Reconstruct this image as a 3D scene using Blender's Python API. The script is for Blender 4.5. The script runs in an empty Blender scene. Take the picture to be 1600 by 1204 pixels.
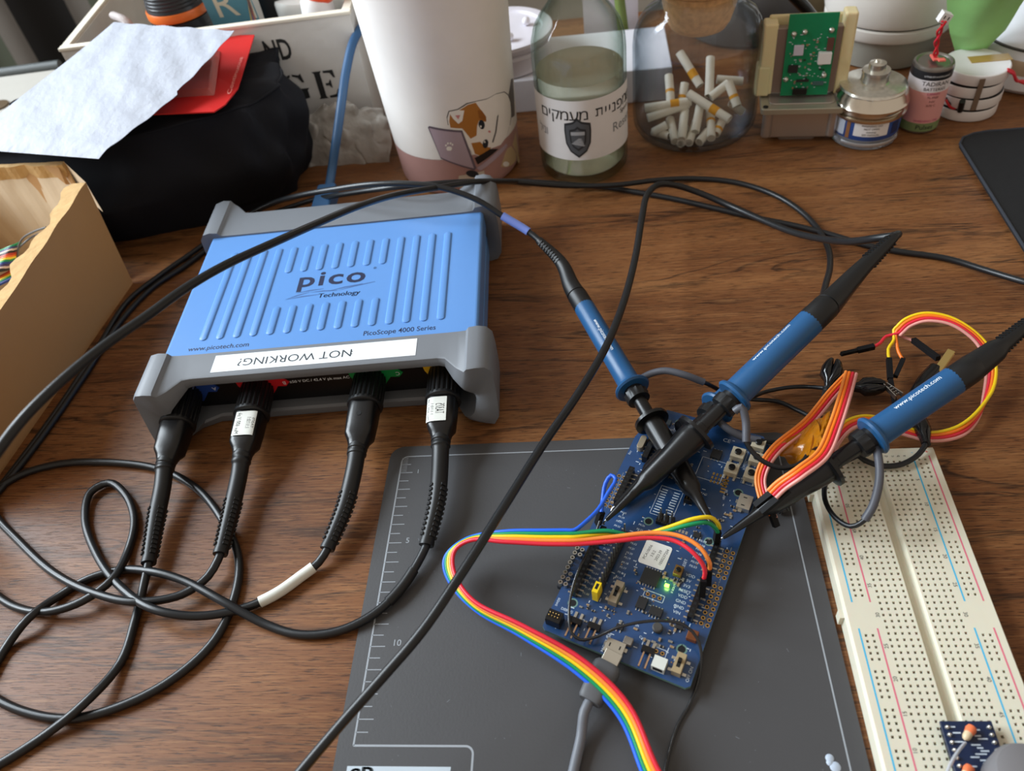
import bpy, bmesh, math, random
from mathutils import Vector, Matrix, Euler
random.seed(7)
S = 0.001                     # everything below is laid out in millimetres on the table top (z = 0)
sc = bpy.context.scene
COL = sc.collection
V = Vector
PI = math.pi

# ------------------------------------------------------------------ camera
FPX = 1253.36
CAM = V((103.16, -244.15, 313.44))
ROT = Euler((0.747197, 0.117154, 0.044178), 'XYZ')
cd = bpy.data.cameras.new('camera'); cam = bpy.data.objects.new('camera', cd); COL.objects.link(cam)
cam.location = CAM * S; cam.rotation_euler = ROT
cd.sensor_width = 36.0; cd.lens = 36.0 * FPX / 1600.0
cd.clip_start = 0.01; cd.clip_end = 50
cd.dof.use_dof = True; cd.dof.focus_distance = 0.375; cd.dof.aperture_fstop = 12
sc.camera = cam

# ------------------------------------------------------------------ world, window light, exposure
w = bpy.data.worlds.new('room'); sc.world = w; w.use_nodes = True
bg = w.node_tree.nodes['Background']
bg.inputs[0].default_value = (0.78, 0.66, 0.54, 1); bg.inputs[1].default_value = 0.46

def area(name, loc, target, sx, sy, power, col):
    l = bpy.data.lights.new(name, 'AREA'); l.shape = 'RECTANGLE'; l.size = sx; l.size_y = sy
    l.energy = power; l.color = col
    o = bpy.data.objects.new(name, l); COL.objects.link(o)
    o.location = loc; d = V(target) - V(loc)
    o.rotation_euler = d.to_track_quat('-Z', 'Y').to_euler()
    return o
area('window_light', (-1.40, 0.85, 1.0), (0.0, 0.1, 0.0), 0.62, 1.1, 33, (0.82, 0.92, 1.0))
area('window_light', (-1.65, 0.12, 1.0), (0.0, 0.1, 0.0), 0.62, 1.1, 36, (0.82, 0.92, 1.0))
sc.view_settings.view_transform = 'Standard'; sc.view_settings.look = 'None'
sc.view_settings.exposure = 0.5; sc.view_settings.gamma = 1.0
sc.view_settings.use_curve_mapping = False

# ------------------------------------------------------------------ materials
def lin(c):
    return tuple(((x/255)/12.92 if x/255 <= .04045 else ((x/255+.055)/1.055)**2.4) for x in c)
MATS = {}
def mat(name, rgb, rough=.5, metal=0., spec=.5, trans=0., ior=1.45, coat=0., sss=0., emit=None, es=1., alpha=1., noise=None, bump=None, sheen=0.):
    """noise=(scale, amount) varies the base colour, bump=(scale, height_mm)"""
    if name in MATS: return MATS[name]
    m = bpy.data.materials.new(name); m.use_nodes = True
    nt = m.node_tree; b = nt.nodes['Principled BSDF']; c = lin(rgb)
    b.inputs['Base Color'].default_value = (*c, 1)
    b.inputs['Roughness'].default_value = rough; b.inputs['Metallic'].default_value = metal
    b.inputs['Specular IOR Level'].default_value = spec; b.inputs['Transmission Weight'].default_value = trans
    b.inputs['IOR'].default_value = ior; b.inputs['Coat Weight'].default_value = coat
    b.inputs['Alpha'].default_value = alpha; b.inputs['Sheen Weight'].default_value = sheen
    if sss:
        b.inputs['Subsurface Weight'].default_value = sss; b.inputs['Subsurface Scale'].default_value = .004
    if emit:
        b.inputs['Emission Color'].default_value = (*lin(emit), 1); b.inputs['Emission Strength'].default_value = es
    tc = nt.nodes.new('ShaderNodeTexCoord')
    if noise or True:
        sc_, am = noise or (60, .06)
        n = nt.nodes.new('ShaderNodeTexNoise'); n.inputs['Scale'].default_value = sc_; n.inputs['Detail'].default_value = 4
        nt.links.new(tc.outputs['Object'], n.inputs['Vector'])
        mx = nt.nodes.new('ShaderNodeMix'); mx.data_type = 'RGBA'
        mx.inputs[6].default_value = (*[max(0, x*(1-am)) for x in c], 1); mx.inputs[7].default_value = (*[min(1, x*(1+am)) for x in c], 1)
        nt.links.new(n.outputs['Fac'], mx.inputs[0]); nt.links.new(mx.outputs[2], b.inputs['Base Color'])
    if bump:
        n2 = nt.nodes.new('ShaderNodeTexNoise'); n2.inputs['Scale'].default_value = bump[0]; n2.inputs['Detail'].default_value = 5
        nt.links.new(tc.outputs['Object'], n2.inputs['Vector'])
        bp = nt.nodes.new('ShaderNodeBump'); bp.inputs['Distance'].default_value = bump[1]*S; bp.inputs['Strength'].default_value = 1
        nt.links.new(n2.outputs['Fac'], bp.inputs['Height']); nt.links.new(bp.outputs['Normal'], b.inputs['Normal'])
    MATS[name] = m
    return m

def wood_material():
    m = bpy.data.materials.new('walnut_table'); m.use_nodes = True; nt = m.node_tree; b = nt.nodes['Principled BSDF']
    N = nt.nodes.new; L = nt.links.new
    tc = N('ShaderNodeTexCoord')
    def mapping(scale, rot=0.0):
        mp = N('ShaderNodeMapping'); mp.inputs['Scale'].default_value = scale; mp.inputs['Rotation'].default_value = (0, 0, rot)
        L(tc.outputs['Object'], mp.inputs['Vector']); return mp
    def noise(mp, scale, det=6, dist=0., rough=.55):
        n = N('ShaderNodeTexNoise'); n.inputs['Scale'].default_value = scale; n.inputs['Detail'].default_value = det
        n.inputs['Distortion'].default_value = dist; n.inputs['Roughness'].default_value = rough
        L(mp.outputs['Vector'], n.inputs['Vector']); return n
    def ramp(src, stops):
        r = N('ShaderNodeValToRGB'); e = r.color_ramp.elements
        while len(e) < len(stops): e.new(.5)
        for k, (p, c) in enumerate(stops): e[k].position = p; e[k].color = (*c, 1)
        L(src, r.inputs['Fac']); return r
    # broad figure, flowing along x
    big = noise(mapping((1.1, 9, 1), .03), 2.2, 6, 1.2)
    base = ramp(big.outputs['Fac'], [(.25, lin((86, 51, 28))), (.45, lin((110, 68, 38))), (.6, lin((128, 84, 49))), (.8, lin((152, 107, 67)))])
    # dark growth lines
    ln = noise(mapping((3.5, 42, 1), .05), 2.0, 5, 1.5, .5)
    dark = ramp(ln.outputs['Fac'], [(.30, (1, 1, 1)), (.42, (0, 0, 0))])
    gate = ramp(noise(mapping((2, 4, 1), .2), 2.4, 2).outputs['Fac'], [(.38, (0, 0, 0)), (.62, (1, 1, 1))])
    mul = N('ShaderNodeMath'); mul.operation = 'MULTIPLY'; L(dark.outputs['Color'], mul.inputs[0]); L(gate.outputs['Color'], mul.inputs[1])
    # long thin black vein lines
    v2 = noise(mapping((2.6, 26, 1), .06), 1.7, 5, 1.0, .5)
    vein = ramp(v2.outputs['Fac'], [(.462, (0, 0, 0)), (.49, (1, 1, 1)), (.505, (0, 0, 0))])
    g2 = ramp(noise(mapping((3, 9, 1), .5), 3.1, 3).outputs['Fac'], [(.42, (0, 0, 0)), (.55, (1, 1, 1))])
    mv = N('ShaderNodeMath'); mv.operation = 'MULTIPLY'; L(vein.outputs['Color'], mv.inputs[0]); L(g2.outputs['Color'], mv.inputs[1])
    # short pores
    po = noise(mapping((95, 1500, 1), .04), 1.2, 3, .2, .6)
    por = ramp(po.outputs['Fac'], [(.36, (1, 1, 1)), (.46, (0, 0, 0))])
    def mix(fac, a, col, amt):
        s = N('ShaderNodeMath'); s.operation = 'MULTIPLY'; s.inputs[1].default_value = amt; L(fac, s.inputs[0])
        mx = N('ShaderNodeMix'); mx.data_type = 'RGBA'; L(s.outputs[0], mx.inputs[0]); L(a, mx.inputs[6]); mx.inputs[7].default_value = (*lin(col), 1)
        return mx.outputs[2]
    fine = noise(mapping((30, 900, 1), .02), 1.3, 4, .3, .6)
    c = mix(mul.outputs[0], base.outputs['Color'], (40, 24, 15), .75)
    c = mix(mv.outputs[0], c, (30, 18, 13), .85)
    c = mix(ramp(fine.outputs['Fac'], [(.5, (0, 0, 0)), (.75, (1, 1, 1))]).outputs['Color'], c, (172, 128, 84), .42)
    c = mix(por.outputs['Color'], c, (40, 21, 11), .72)
    L(c, b.inputs['Base Color'])
    b.inputs['Roughness'].default_value = .42; b.inputs['Specular IOR Level'].default_value = .28
    bp = N('ShaderNodeBump'); bp.inputs['Distance'].default_value = .00003; bp.invert = True
    L(por.outputs['Color'], bp.inputs['Height']); L(bp.outputs['Normal'], b.inputs['Normal'])
    return m

# ------------------------------------------------------------------ mesh building
class MB:
    def __init__(s): s.v = []; s.f = []; s.m = []; s.sm = []; s.mats = []
    def mi(s, m):
        if m not in s.mats: s.mats.append(m)
        return s.mats.index(m)
    def add(s, vs, fs, m, smooth=False, M=None):
        k = len(s.v); i = s.mi(m)
        s.v += [(M @ V(p)) if M is not None else V(p) for p in vs]
        for f in fs: s.f.append([k+a for a in f]); s.m.append(i); s.sm.append(smooth)
        return s
    def box(s, c, d, m, M=None, taper=1.0):
        x, y, z = d[0]/2, d[1]/2, d[2]/2; t = taper
        vs = [(c[0]+a*(t if e > 0 else 1), c[1]+b*(t if e > 0 else 1), c[2]+e*z) for e in (-1, 1) for a, b in ((-x, -y), (x, -y), (x, y), (-x, y))]
        return s.add(vs, [(3, 2, 1, 0), (4, 5, 6, 7), (0, 1, 5, 4), (1, 2, 6, 5), (2, 3, 7, 6), (3, 0, 4, 7)], m, False, M)
    def prism(s, poly, z0, z1, m, M=None, smooth=False):
        n = len(poly); vs = [(x, y, z0) for x, y in poly] + [(x, y, z1) for x, y in poly]
        fs = [tuple(range(n-1, -1, -1)), tuple(range(n, 2*n))] + [(i, (i+1) % n, n+(i+1) % n, n+i) for i in range(n)]
        return s.add(vs, fs, m, smooth, M)
    def lathe(s, prof, m, M=None, seg=40, rfn=None, smooth=True, a0=0, a1=2*PI):
        full = abs(a1-a0-2*PI) < 1e-6; n = seg if full else seg+1
        vs = []; fs = []
        for r, z in prof:
            for k in range(n):
                a = a0+(a1-a0)*k/seg; rr = r if rfn is None else rfn(r, z, a)
                vs.append((rr*math.cos(a), rr*math.sin(a), z))
        for i in range(len(prof)-1):
            for k in range(seg):
                k2 = (k+1) % n
                fs.append((i*n+k, i*n+k2, (i+1)*n+k2, (i+1)*n+k))
        if full:
            if prof[0][0] > 1e-6: fs.append(tuple(range(n-1, -1, -1)))
            if prof[-1][0] > 1e-6: fs.append(tuple(range((len(prof)-1)*n, len(prof)*n)))
        return s.add(vs, fs, m, smooth, M)
    def tube(s, path, rad, m, seg=12, flat=None, smooth=True, cap=True):
        """path: points; rad: number or list; flat=(sx,sz) squashes the section"""
        n = len(path); R = rad if isinstance(rad, (list, tuple)) else [rad]*n
        T = []
        for i in range(n):
            a = path[max(0, i-1)]; b = path[min(n-1, i+1)]; t = b-a
            if t.length < 1e-9: t = V(T[-1]) if T else V((0, 0, 1))
            T.append(t.normalized())
        up = V((0, 0, 1)) if abs(T[0].z) < .9 else V((1, 0, 0))
        u = T[0].cross(up).normalized()
        vs = []; fs = []
        for i in range(n):
            u = (u - T[i]*u.dot(T[i]))
            u = u.normalized() if u.length > 1e-6 else T[i].orthogonal().normalized()
            w_ = T[i].cross(u); fx, fz = flat[i] if isinstance(flat, list) else (flat or (1, 1))
            for k in range(seg):
                a = 2*PI*k/seg
                vs.append(path[i] + u*(R[i]*fx*math.cos(a)) + w_*(R[i]*fz*math.sin(a)))
        for i in range(n-1):
            for k in range(seg):
                k2 = (k+1) % seg; fs.append((i*seg+k, i*seg+k2, (i+1)*seg+k2, (i+1)*seg+k))
        if cap: fs += [tuple(range(seg-1, -1, -1)), tuple(range((n-1)*seg, n*seg))]
        return s.add(vs, fs, m, smooth)
    def text(s, body, size, m, place, align='CENTER', lift=.06, shear=0., squeeze=1., spacing=1., bold=0.):
        """flat printed lettering; place is a Matrix or a function (x,y)->Vector"""
        cu = bpy.data.curves.new('lettering', 'FONT'); cu.body = body; cu.size = size; cu.align_x = align; cu.align_y = 'CENTER'
        cu.shear = shear; cu.offset = bold; cu.space_character = spacing; cu.resolution_u = 3
        o = bpy.data.objects.new('lettering', cu); COL.objects.link(o)
        me = bpy.data.meshes.new_from_object(o.evaluated_get(bpy.context.evaluated_depsgraph_get()))
        if callable(place): vs = [place(v.co.x*squeeze, v.co.y) for v in me.vertices]
        else: vs = [place @ V((v.co.x*squeeze, v.co.y, lift)) for v in me.vertices]
        s.add(vs, [tuple(p.vertices) for p in me.polygons], m, False)
        bpy.data.objects.remove(o); bpy.data.meshes.remove(me); bpy.data.curves.remove(cu)
        return s
    def surf(s, fn, nu, nv, m, thick=0., smooth=True):
        vs = [fn(i/nu, j/nv) for i in range(nu+1) for j in range(nv+1)]
        q = lambda i, j: i*(nv+1)+j
        fs = [(q(i, j), q(i+1, j), q(i+1, j+1), q(i, j+1)) for i in range(nu) for j in range(nv)]
        if thick:
            k = len(vs); vs2 = []
            for i in range(nu+1):
                for j in range(nv+1):
                    a = V(vs[q(min(nu, i+1), j)])-V(vs[q(max(0, i-1), j)]); b = V(vs[q(i, min(nv, j+1))])-V(vs[q(i, max(0, j-1))])
                    n_ = a.cross(b); n_ = n_.normalized() if n_.length > 1e-9 else V((0, 0, 1)); vs2.append(V(vs[q(i, j)])-n_*thick)
            fs2 = [tuple(reversed([a+k for a in f])) for f in fs]
            rim = [q(i, 0) for i in range(nu+1)] + [q(nu, j) for j in range(1, nv+1)] + [q(i, nv) for i in range(nu-1, -1, -1)] + [q(0, j) for j in range(nv-1, 0, -1)]
            fs3 = [(rim[(a+1) % len(rim)], rim[a], rim[a]+k, rim[(a+1) % len(rim)]+k) for a in range(len(rim))]
            vs = list(vs)+vs2; fs = fs+fs2+fs3
        return s.add(vs, fs, m, smooth)

def finish(name, mb, parent=None, world=False, bevel=0., subd=0, label=None, bseg=2, clean=True):
    vs = mb.v; org = V((0, 0, 0))
    if parent is None:
        xs = [min(v[k] for v in vs) for k in range(3)]; xe = [max(v[k] for v in vs) for k in range(3)]
        org = V(((xs[0]+xe[0])/2, (xs[1]+xe[1])/2, xs[2])); vs = [v-org for v in vs]
    elif world:
        p = parent; Mx = Matrix.Identity(4)
        while p is not None: Mx = p.matrix_basis @ Mx; p = p.parent
        Mi = Mx.inverted(); vs = [(Mi @ (v*S))/S for v in vs]
    me = bpy.data.meshes.new(name); me.from_pydata([tuple(v*S) for v in vs], [], mb.f)
    for m in mb.mats: me.materials.append(m)
    me.polygons.foreach_set('material_index', mb.m); me.polygons.foreach_set('use_smooth', mb.sm)
    me.update()
    if clean:
        bm = bmesh.new(); bm.from_mesh(me); bmesh.ops.recalc_face_normals(bm, faces=bm.faces[:]); bm.to_mesh(me); bm.free()
    o = bpy.data.objects.new(name, me); COL.objects.link(o)
    if parent is None: o.location = org*S
    else: o.parent = parent
    if any(mb.sm) and not all(mb.sm) or any(mb.sm):
        try: me.set_sharp_from_angle(angle=math.radians(42))
        except Exception: pass
    if bevel:
        b = o.modifiers.new('bevel', 'BEVEL'); b.width = bevel*S; b.segments = bseg; b.limit_method = 'ANGLE'; b.angle_limit = math.radians(40)
    if subd:
        b = o.modifiers.new('subd', 'SUBSURF'); b.levels = subd; b.render_levels = subd
    if label: o['label'] = label
    return o
def tag(o, label, cat, group=None):
    o['label'] = label; o['category'] = cat
    if group: o['group'] = group
    return o
def thing(name, label, cat, loc=(0, 0, 0), rot=(0, 0, 0), group=None):
    o = bpy.data.objects.new(name, None); COL.objects.link(o); o.empty_display_size = .01
    o.location = V(loc)*S; o.rotation_euler = rot
    return tag(o, label, cat, group)
def struct(name, mb, **k):
    o = finish(name, mb, **k); o['kind'] = 'structure'; return o
def dup(root, loc=None, rot=None, label=None, group=None):
    r = root.copy(); COL.objects.link(r)
    if loc is not None: r.location = V(loc)*S
    if rot is not None: r.rotation_euler = rot
    if label: r['label'] = label
    if group: r['group'] = group
    for ch in list(root.children):
        c = ch.copy(); COL.objects.link(c); c.parent = r
        for g in list(ch.children):
            d = g.copy(); COL.objects.link(d); d.parent = c
    return r

RM = ROT.to_matrix()
def at(px, py, z=0.):
    """the point of the photograph's ray through (px, py) at height z (mm) above the table"""
    d = RM @ V(((px-800)/FPX, (602-py)/FPX, -1)); t = (z-CAM.z)/d.z
    return CAM + d*t
def spline(pts, step=2.0):
    P = [V(p) for p in pts]
    if len(P) < 2: return P
    P = [P[0]*2-P[1]] + P + [P[-1]*2-P[-2]]
    out = []
    for i in range(1, len(P)-2):
        p0, p1, p2, p3 = P[i-1:i+3]
        t01 = max((p1-p0).length, 1e-4)**.5; t12 = max((p2-p1).length, 1e-4)**.5; t23 = max((p3-p2).length, 1e-4)**.5
        m1 = (p2-p1) + t12*((p1-p0)/t01 - (p2-p0)/(t01+t12)); m2 = (p2-p1) + t12*((p3-p2)/t23 - (p3-p1)/(t12+t23))
        n = max(2, int((p2-p1).length/step))
        for k in range(n):
            t = k/n; out.append((2*t**3-3*t*t+1)*p1 + (t**3-2*t*t+t)*m1 + (-2*t**3+3*t*t)*p2 + (t**3-t*t)*m2)
    out.append(P[-2]); return out
def pxs(*pts): return [at(*p) for p in pts]
def resample(path, svals):
    """points of a polyline at arc lengths svals"""
    L = [0.]
    for a, b in zip(path, path[1:]): L.append(L[-1]+(b-a).length)
    out = []; j = 0
    for s_ in svals:
        s_ = min(max(s_, 0), L[-1])
        while j < len(L)-2 and L[j+1] < s_: j += 1
        t = (s_-L[j])/max(L[j+1]-L[j], 1e-9); out.append(path[j].lerp(path[j+1], t))
    return out
def plen(path): return sum((b-a).length for a, b in zip(path, path[1:]))
def profiled(mb, path, prof, m, seg=20, sub=3, flat=None, **k):
    """sweep a radius profile [(s0,r0),(s1,r1)...] (mm along the path) along a path"""
    ss = []; rr = []
    for (s0, r0), (s1, r1) in zip(prof, prof[1:]):
        n = max(1, int(abs(s1-s0)/sub))
        for q in range(n):
            ss.append(s0+(s1-s0)*q/n); rr.append(r0+(r1-r0)*q/n)
    ss.append(prof[-1][0]); rr.append(prof[-1][1])
    # keep the tangents sane where two profile points share an arc length
    for q in range(1, len(ss)):
        if ss[q] <= ss[q-1]+.02: ss[q] = ss[q-1]+.02
    return mb.tube(resample(path, ss), rr, m, seg, flat, **k)
def rrect(x0, y0, x1, y1, r, n=6):
    out = []
    for cx, cy, a in ((x1-r, y0+r, -90), (x1-r, y1-r, 0), (x0+r, y1-r, 90), (x0+r, y0+r, 180)):
        for k in range(n+1):
            t = math.radians(a+90*k/n); out.append((cx+r*math.cos(t), cy+r*math.sin(t)))
    return out
def T(x, y, z): return Matrix.Translation((x, y, z))
def RZ(a): return Matrix.Rotation(a, 4, 'Z')
def RX(a): return Matrix.Rotation(a, 4, 'X')
def RY(a): return Matrix.Rotation(a, 4, 'Y')
def align(a, b, up=(0, 0, 1)):
    """frame at a whose +Z runs to b"""
    z = (V(b)-V(a)).normalized(); x = V(up).cross(z)
    x = x.normalized() if x.length > 1e-5 else V((1, 0, 0)); y = z.cross(x)
    M = Matrix((x, y, z)).transposed().to_4x4(); M.translation = V(a); return M

# common materials
BLK = mat('black_rubber', (18, 19, 21), .42, spec=.5)
CABLE = mat('black_cable_jacket', (23, 25, 28), .36, spec=.5)
BLKP = mat('black_plastic', (15, 15, 17), .3)
BLKG = mat('glossy_black_plastic', (14, 14, 16), .14)
WHT = mat('white_plastic', (225, 224, 224), .35)
STEEL = mat('steel', (190, 190, 190), .28, metal=1)
GOLD = mat('gold_plating', (212, 170, 96), .3, metal=1)
TIN = mat('tinned_metal', (205, 203, 196), .35, metal=1)
INK = mat('black_ink', (30, 32, 34), .6)
WINK = mat('white_print', (225, 230, 235), .6)
# ================================================================== the room and the table
WALLM = mat('painted_wall', (176, 170, 160), .9, bump=(300, .3))
struct('floor', MB().box((0, 200, -745), (4200, 3600, 20), mat('grey_floor', (92, 88, 84), .6, noise=(3, .2))))
struct('wall_back', MB().box((0, 1010, 530), (4200, 20, 2530), WALLM))

tb = thing('desk', 'brown walnut-grain wooden desk that carries everything in the picture', 'desk', (20, 80, -735))
finish('desktop', MB().box((20, 40, -15), (1280, 920, 30), wood_material()), tb, world=True, bevel=2)
for sx in (-570, 610):
    for sy in (-370, 450):
        finish('leg', MB().box((sx, sy, -382.5), (50, 50, 705), mat('dark_leg_wood', (60, 38, 26), .5)), tb, world=True, bevel=2)

# vertical striped curtain behind the desk at the far left
cur = MB()
CC = [mat('curtain_olive', (52, 54, 38), .9), mat('curtain_taupe', (84, 76, 68), .9), mat('curtain_black', (20, 17, 15), .9), mat('curtain_brown', (46, 38, 26), .9)]
seq = [(0, 44), (1, 34), (2, 58), (1, 36), (0, 50), (3, 12)]
x = -1130; k = 0
while x < -330:
    ci, wd = seq[k % len(seq)]
    def fn(u, v, x=x, wd=wd):
        xx = x+wd*u; return (xx, 720+12*math.sin(xx*.045), -720+1500*v)
    cur.surf(fn, 6, 1, CC[ci]); x += wd; k += 1
tag(finish('striped_curtain', cur, clean=False), 'long curtain with olive, taupe and black vertical stripes behind the desk', 'curtain')

# ================================================================== cutting mat
GREYM = mat('mat_charcoal', (70, 70, 72), .5, spec=.45, noise=(25, .07), bump=(900, .05))
LINE = mat('mat_line', (150, 156, 163), .6)
cm = MB().prism(rrect(-6.5, -196, 189.5, 6.5, 7), 0, 1.0, GREYM)
def ln(x0, y0, x1, y1, wd=.55, m=LINE, z=1.03): cm.prism([(min(x0, x1)-(wd/2 if x0 == x1 else 0), min(y0, y1)-(wd/2 if y0 == y1 else 0)), (max(x0, x1)+(wd/2 if x0 == x1 else 0), min(y0, y1)-(wd/2 if y0 == y1 else 0)), (max(x0, x1)+(wd/2 if x0 == x1 else 0), max(y0, y1)+(wd/2 if y0 == y1 else 0)), (min(x0, x1)-(wd/2 if x0 == x1 else 0), max(y0, y1)+(wd/2 if y0 == y1 else 0))], .99, z, m)
def arc(cx, cy, r, a0, a1, wd=.55, n=6):
    for k in range(n):
        t0 = math.radians(a0+(a1-a0)*k/n); t1 = math.radians(a0+(a1-a0)*(k+1)/n)
        cm.add([(cx+(r+e)*math.cos(t), cy+(r+e)*math.sin(t), 1.03) for t, e in ((t0, -wd/2), (t0, wd/2), (t1, wd/2), (t1, -wd/2))], [(0, 1, 2, 3)], LINE)
ln(0, -3, 0, -140, .7); ln(3, 0, 180, 0); ln(182.8, -3, 182.8, -160, .6)
arc(3, -3, 3, 90, 180); arc(179.8, -3, 3, 0, 90)
ln(0, -140, 44, -140, .8); arc(44, -143, 3, 0, 90, .8); ln(47, -143, 47, -196, .8)
for q in range(1, 28):
    y = -5*q; n10 = q % 2 == 0
    ln(0, y, (6.4 if n10 else 5.0) if q > 1 else 5, y, .35)
for q in range(1, 10):
    if q != 5: ln(0, -q, 3.2, -q, .22)
for t_, y in (('1', -9.6), ('5', -49), ('10', -98.6)):
    cm.text(t_, 3.4 if t_ == '1' else 4.0, LINE, T(9.2 if t_ != '10' else 11.2, y, 1.0))
cm.prism([(-1, -147.5), (39, -147.5), (39, -151.5), (-1, -151.5)][::-1], .99, 1.04, mat('sticker_silver', (180, 192, 202), .5))
cm.prism([(-1, -152), (39, -152), (39, -192), (-1, -192)][::-1], .99, 1.04, mat('sticker_amber', (196, 138, 62), .5))
DKG = mat('logo_dark', (42, 50, 54), .6)
cm.text('S', 9.6, DKG, T(2.2, -152, 1.05)); cm.text('S', 9.6, DKG, T(2.7, -152, 1.05)); cm.text('P', 9.6, DKG, T(6.6, -151.4, 1.05)); cm.text('P', 9.6, DKG, T(7.2, -151.4, 1.05)); cm.text('2', 5.5, mat('sticker_silver', (180, 192, 202)), T(4.6, -154.4, 1.08))
# scuffs and a dried glue blob
SC = mat('mat_scuff', (112, 116, 122), .8)
for _ in range(70):
    x = random.uniform(4, 180); y = random.uniform(-160, -2); a = random.uniform(0, PI); l_ = random.choice([.25, .3, .5, 1.5]); d = V((math.cos(a), math.sin(a), 0))
    p = V((x, y, 1.015)); e = d.cross(V((0, 0, 1)))*.09
    cm.add([p-e, p+d*l_-e, p+d*l_+e, p+e], [(0, 1, 2, 3)], SC)
for gx, gy, gr in ((176.5, -143.5, 1.5), (177.8, -146.5, 1.9), (176.2, -145, 1.2), (158, -150, .9)):
    cm.lathe([(gr, 1.0), (gr*.8, 1.25), (0, 1.35)], mat('dried_glue', (176, 188, 204), .5), T(gx, gy, 0), 14)
tag(finish('cutting_mat', cm, bevel=0), 'charcoal cutting mat with a light centimetre ruler lying under the blue circuit board', 'cutting mat')

# ================================================================== breadboard
BBX, BBY, BBT = 220.43, -92.68, -0.00681
bbM = T(BBX, BBY, 0) @ RZ(BBT)
IV = mat('breadboard_ivory', (214, 209, 190), .42, sss=.15); DH = mat('breadboard_hole_floor', (60, 52, 44), .6)
BLN = mat('breadboard_blue_line', (70, 176, 216), .5); RLN = mat('breadboard_red_line', (214, 110, 130), .5)
PITCH = 2.54; ZT = 8.5
bb = thing('breadboard', 'long white solderless breadboard with blue and red rail lines at the right', 'breadboard', (BBX, BBY, 0), (0, 0, BBT))
body = MB()
cols = [(5.5-k)*PITCH for k in range(5)] + [(-1.5-k)*PITCH for k in range(5)]
rails = [7.95*PITCH-.3, 8.95*PITCH-.3, -(7.95*PITCH-.3), -(8.95*PITCH-.3)]
YH = 81.0; XH = 27.4
def holecell(x, y, h=PITCH/2, r=.52):
    o = [(x-h, y-h, ZT), (x+h, y-h, ZT), (x+h, y+h, ZT), (x-h, y+h, ZT)]; i = [(x-r, y-r, ZT), (x+r, y-r, ZT), (x+r, y+r, ZT), (x-r, y+r, ZT)]
    b = [(a, c, ZT-2.6) for a, c, _ in i]
    fs = [(k, (k+1) % 4, 4+(k+1) % 4, 4+k) for k in range(4)] + [(4+k, 4+(k+1) % 4, 8+(k+1) % 4, 8+k) for k in range(4)]
    body.add(o+i+b, fs, IV); body.add(b, [(0, 1, 2, 3)], DH)
def plate(x0, y0, x1, y1, z=ZT, m=IV): body.add([(x0, y0, z), (x1, y0, z), (x1, y1, z), (x0, y1, z)], [(0, 1, 2, 3)], m)
for c in cols:
    for r in range(1, 60): holecell(c, (30-r)*PITCH)
ye = 29.5*PITCH
for sgn in (1, -1):
    for c in (7.95*PITCH-.3, 8.95*PITCH-.3):
        ys = []
        for half in (1, -1):
            for g in range(5):
                for k in range(5): ys.append(half*(3.3*PITCH + (g*6+k)*PITCH*.93))
        prev = -YH
        for y in sorted(ys):
            plate(sgn*c-PITCH/2, prev, sgn*c+PITCH/2, y-1.15)
            holecell(sgn*c, y, 1.15); body.add([(sgn*c-PITCH/2, y-1.15, ZT), (sgn*c-1.15, y-1.15, ZT), (sgn*c-1.15, y+1.15, ZT), (sgn*c-PITCH/2, y+1.15, ZT)], [(0, 1, 2, 3)], IV)
            body.add([(sgn*c+1.15, y-1.15, ZT), (sgn*c+PITCH/2, y-1.15, ZT), (sgn*c+PITCH/2, y+1.15, ZT), (sgn*c+1.15, y+1.15, ZT)], [(0, 1, 2, 3)], IV)
            prev = y+1.15
        plate(sgn*c-PITCH/2, prev, sgn*c+PITCH/2, YH)
    # plain strips of the top
    a, b_ = (1*PITCH-.0, 6*PITCH); lo = 7.45*PITCH-.3; hi = 9.45*PITCH-.3
    for (u0, u1) in ((b_, lo), (hi, XH)):
        plate(min(sgn*u0, sgn*u1), -YH, max(sgn*u0, sgn*u1), YH)
    plate(min(sgn*a, sgn*b_), ye, max(sgn*a, sgn*b_), YH); plate(min(sgn*a, sgn*b_), -YH, max(sgn*a, sgn*b_), -ye)
# centre trough and sides
g = 1.0*PITCH; gi = 1.7
for sgn in (1, -1):
    body.add([(sgn*g, -YH, ZT), (sgn*gi, -YH, ZT-3.2), (sgn*gi, YH, ZT-3.2), (sgn*g, YH, ZT)], [(0, 1, 2, 3)], IV)
    body.add([(sgn*XH, -YH, ZT), (sgn*(XH+.9), -YH, ZT-1.5), (sgn*(XH+.9), YH, ZT-1.5), (sgn*XH, YH, ZT)], [(0, 1, 2, 3)], IV)
    body.add([(sgn*(XH+.9), -YH, ZT-1.5), (sgn*(XH+.9), -YH, 0), (sgn*(XH+.9), YH, 0), (sgn*(XH+.9), YH, ZT-1.5)], [(0, 1, 2, 3)], IV)
plate(-gi, -YH, gi, YH, ZT-3.2)
for sy in (-YH, YH):
    xe = XH+.9
    body.add([(-xe, sy, 0), (xe, sy, 0), (xe, sy, ZT-1.5), (XH, sy, ZT), (g, sy, ZT), (gi, sy, ZT-3.2), (-gi, sy, ZT-3.2), (-g, sy, ZT), (-XH, sy, ZT), (-xe, sy, ZT-1.5)], [tuple(range(10))], IV)
plate(-XH-.9, -YH, XH+.9, YH, 0)
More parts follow.
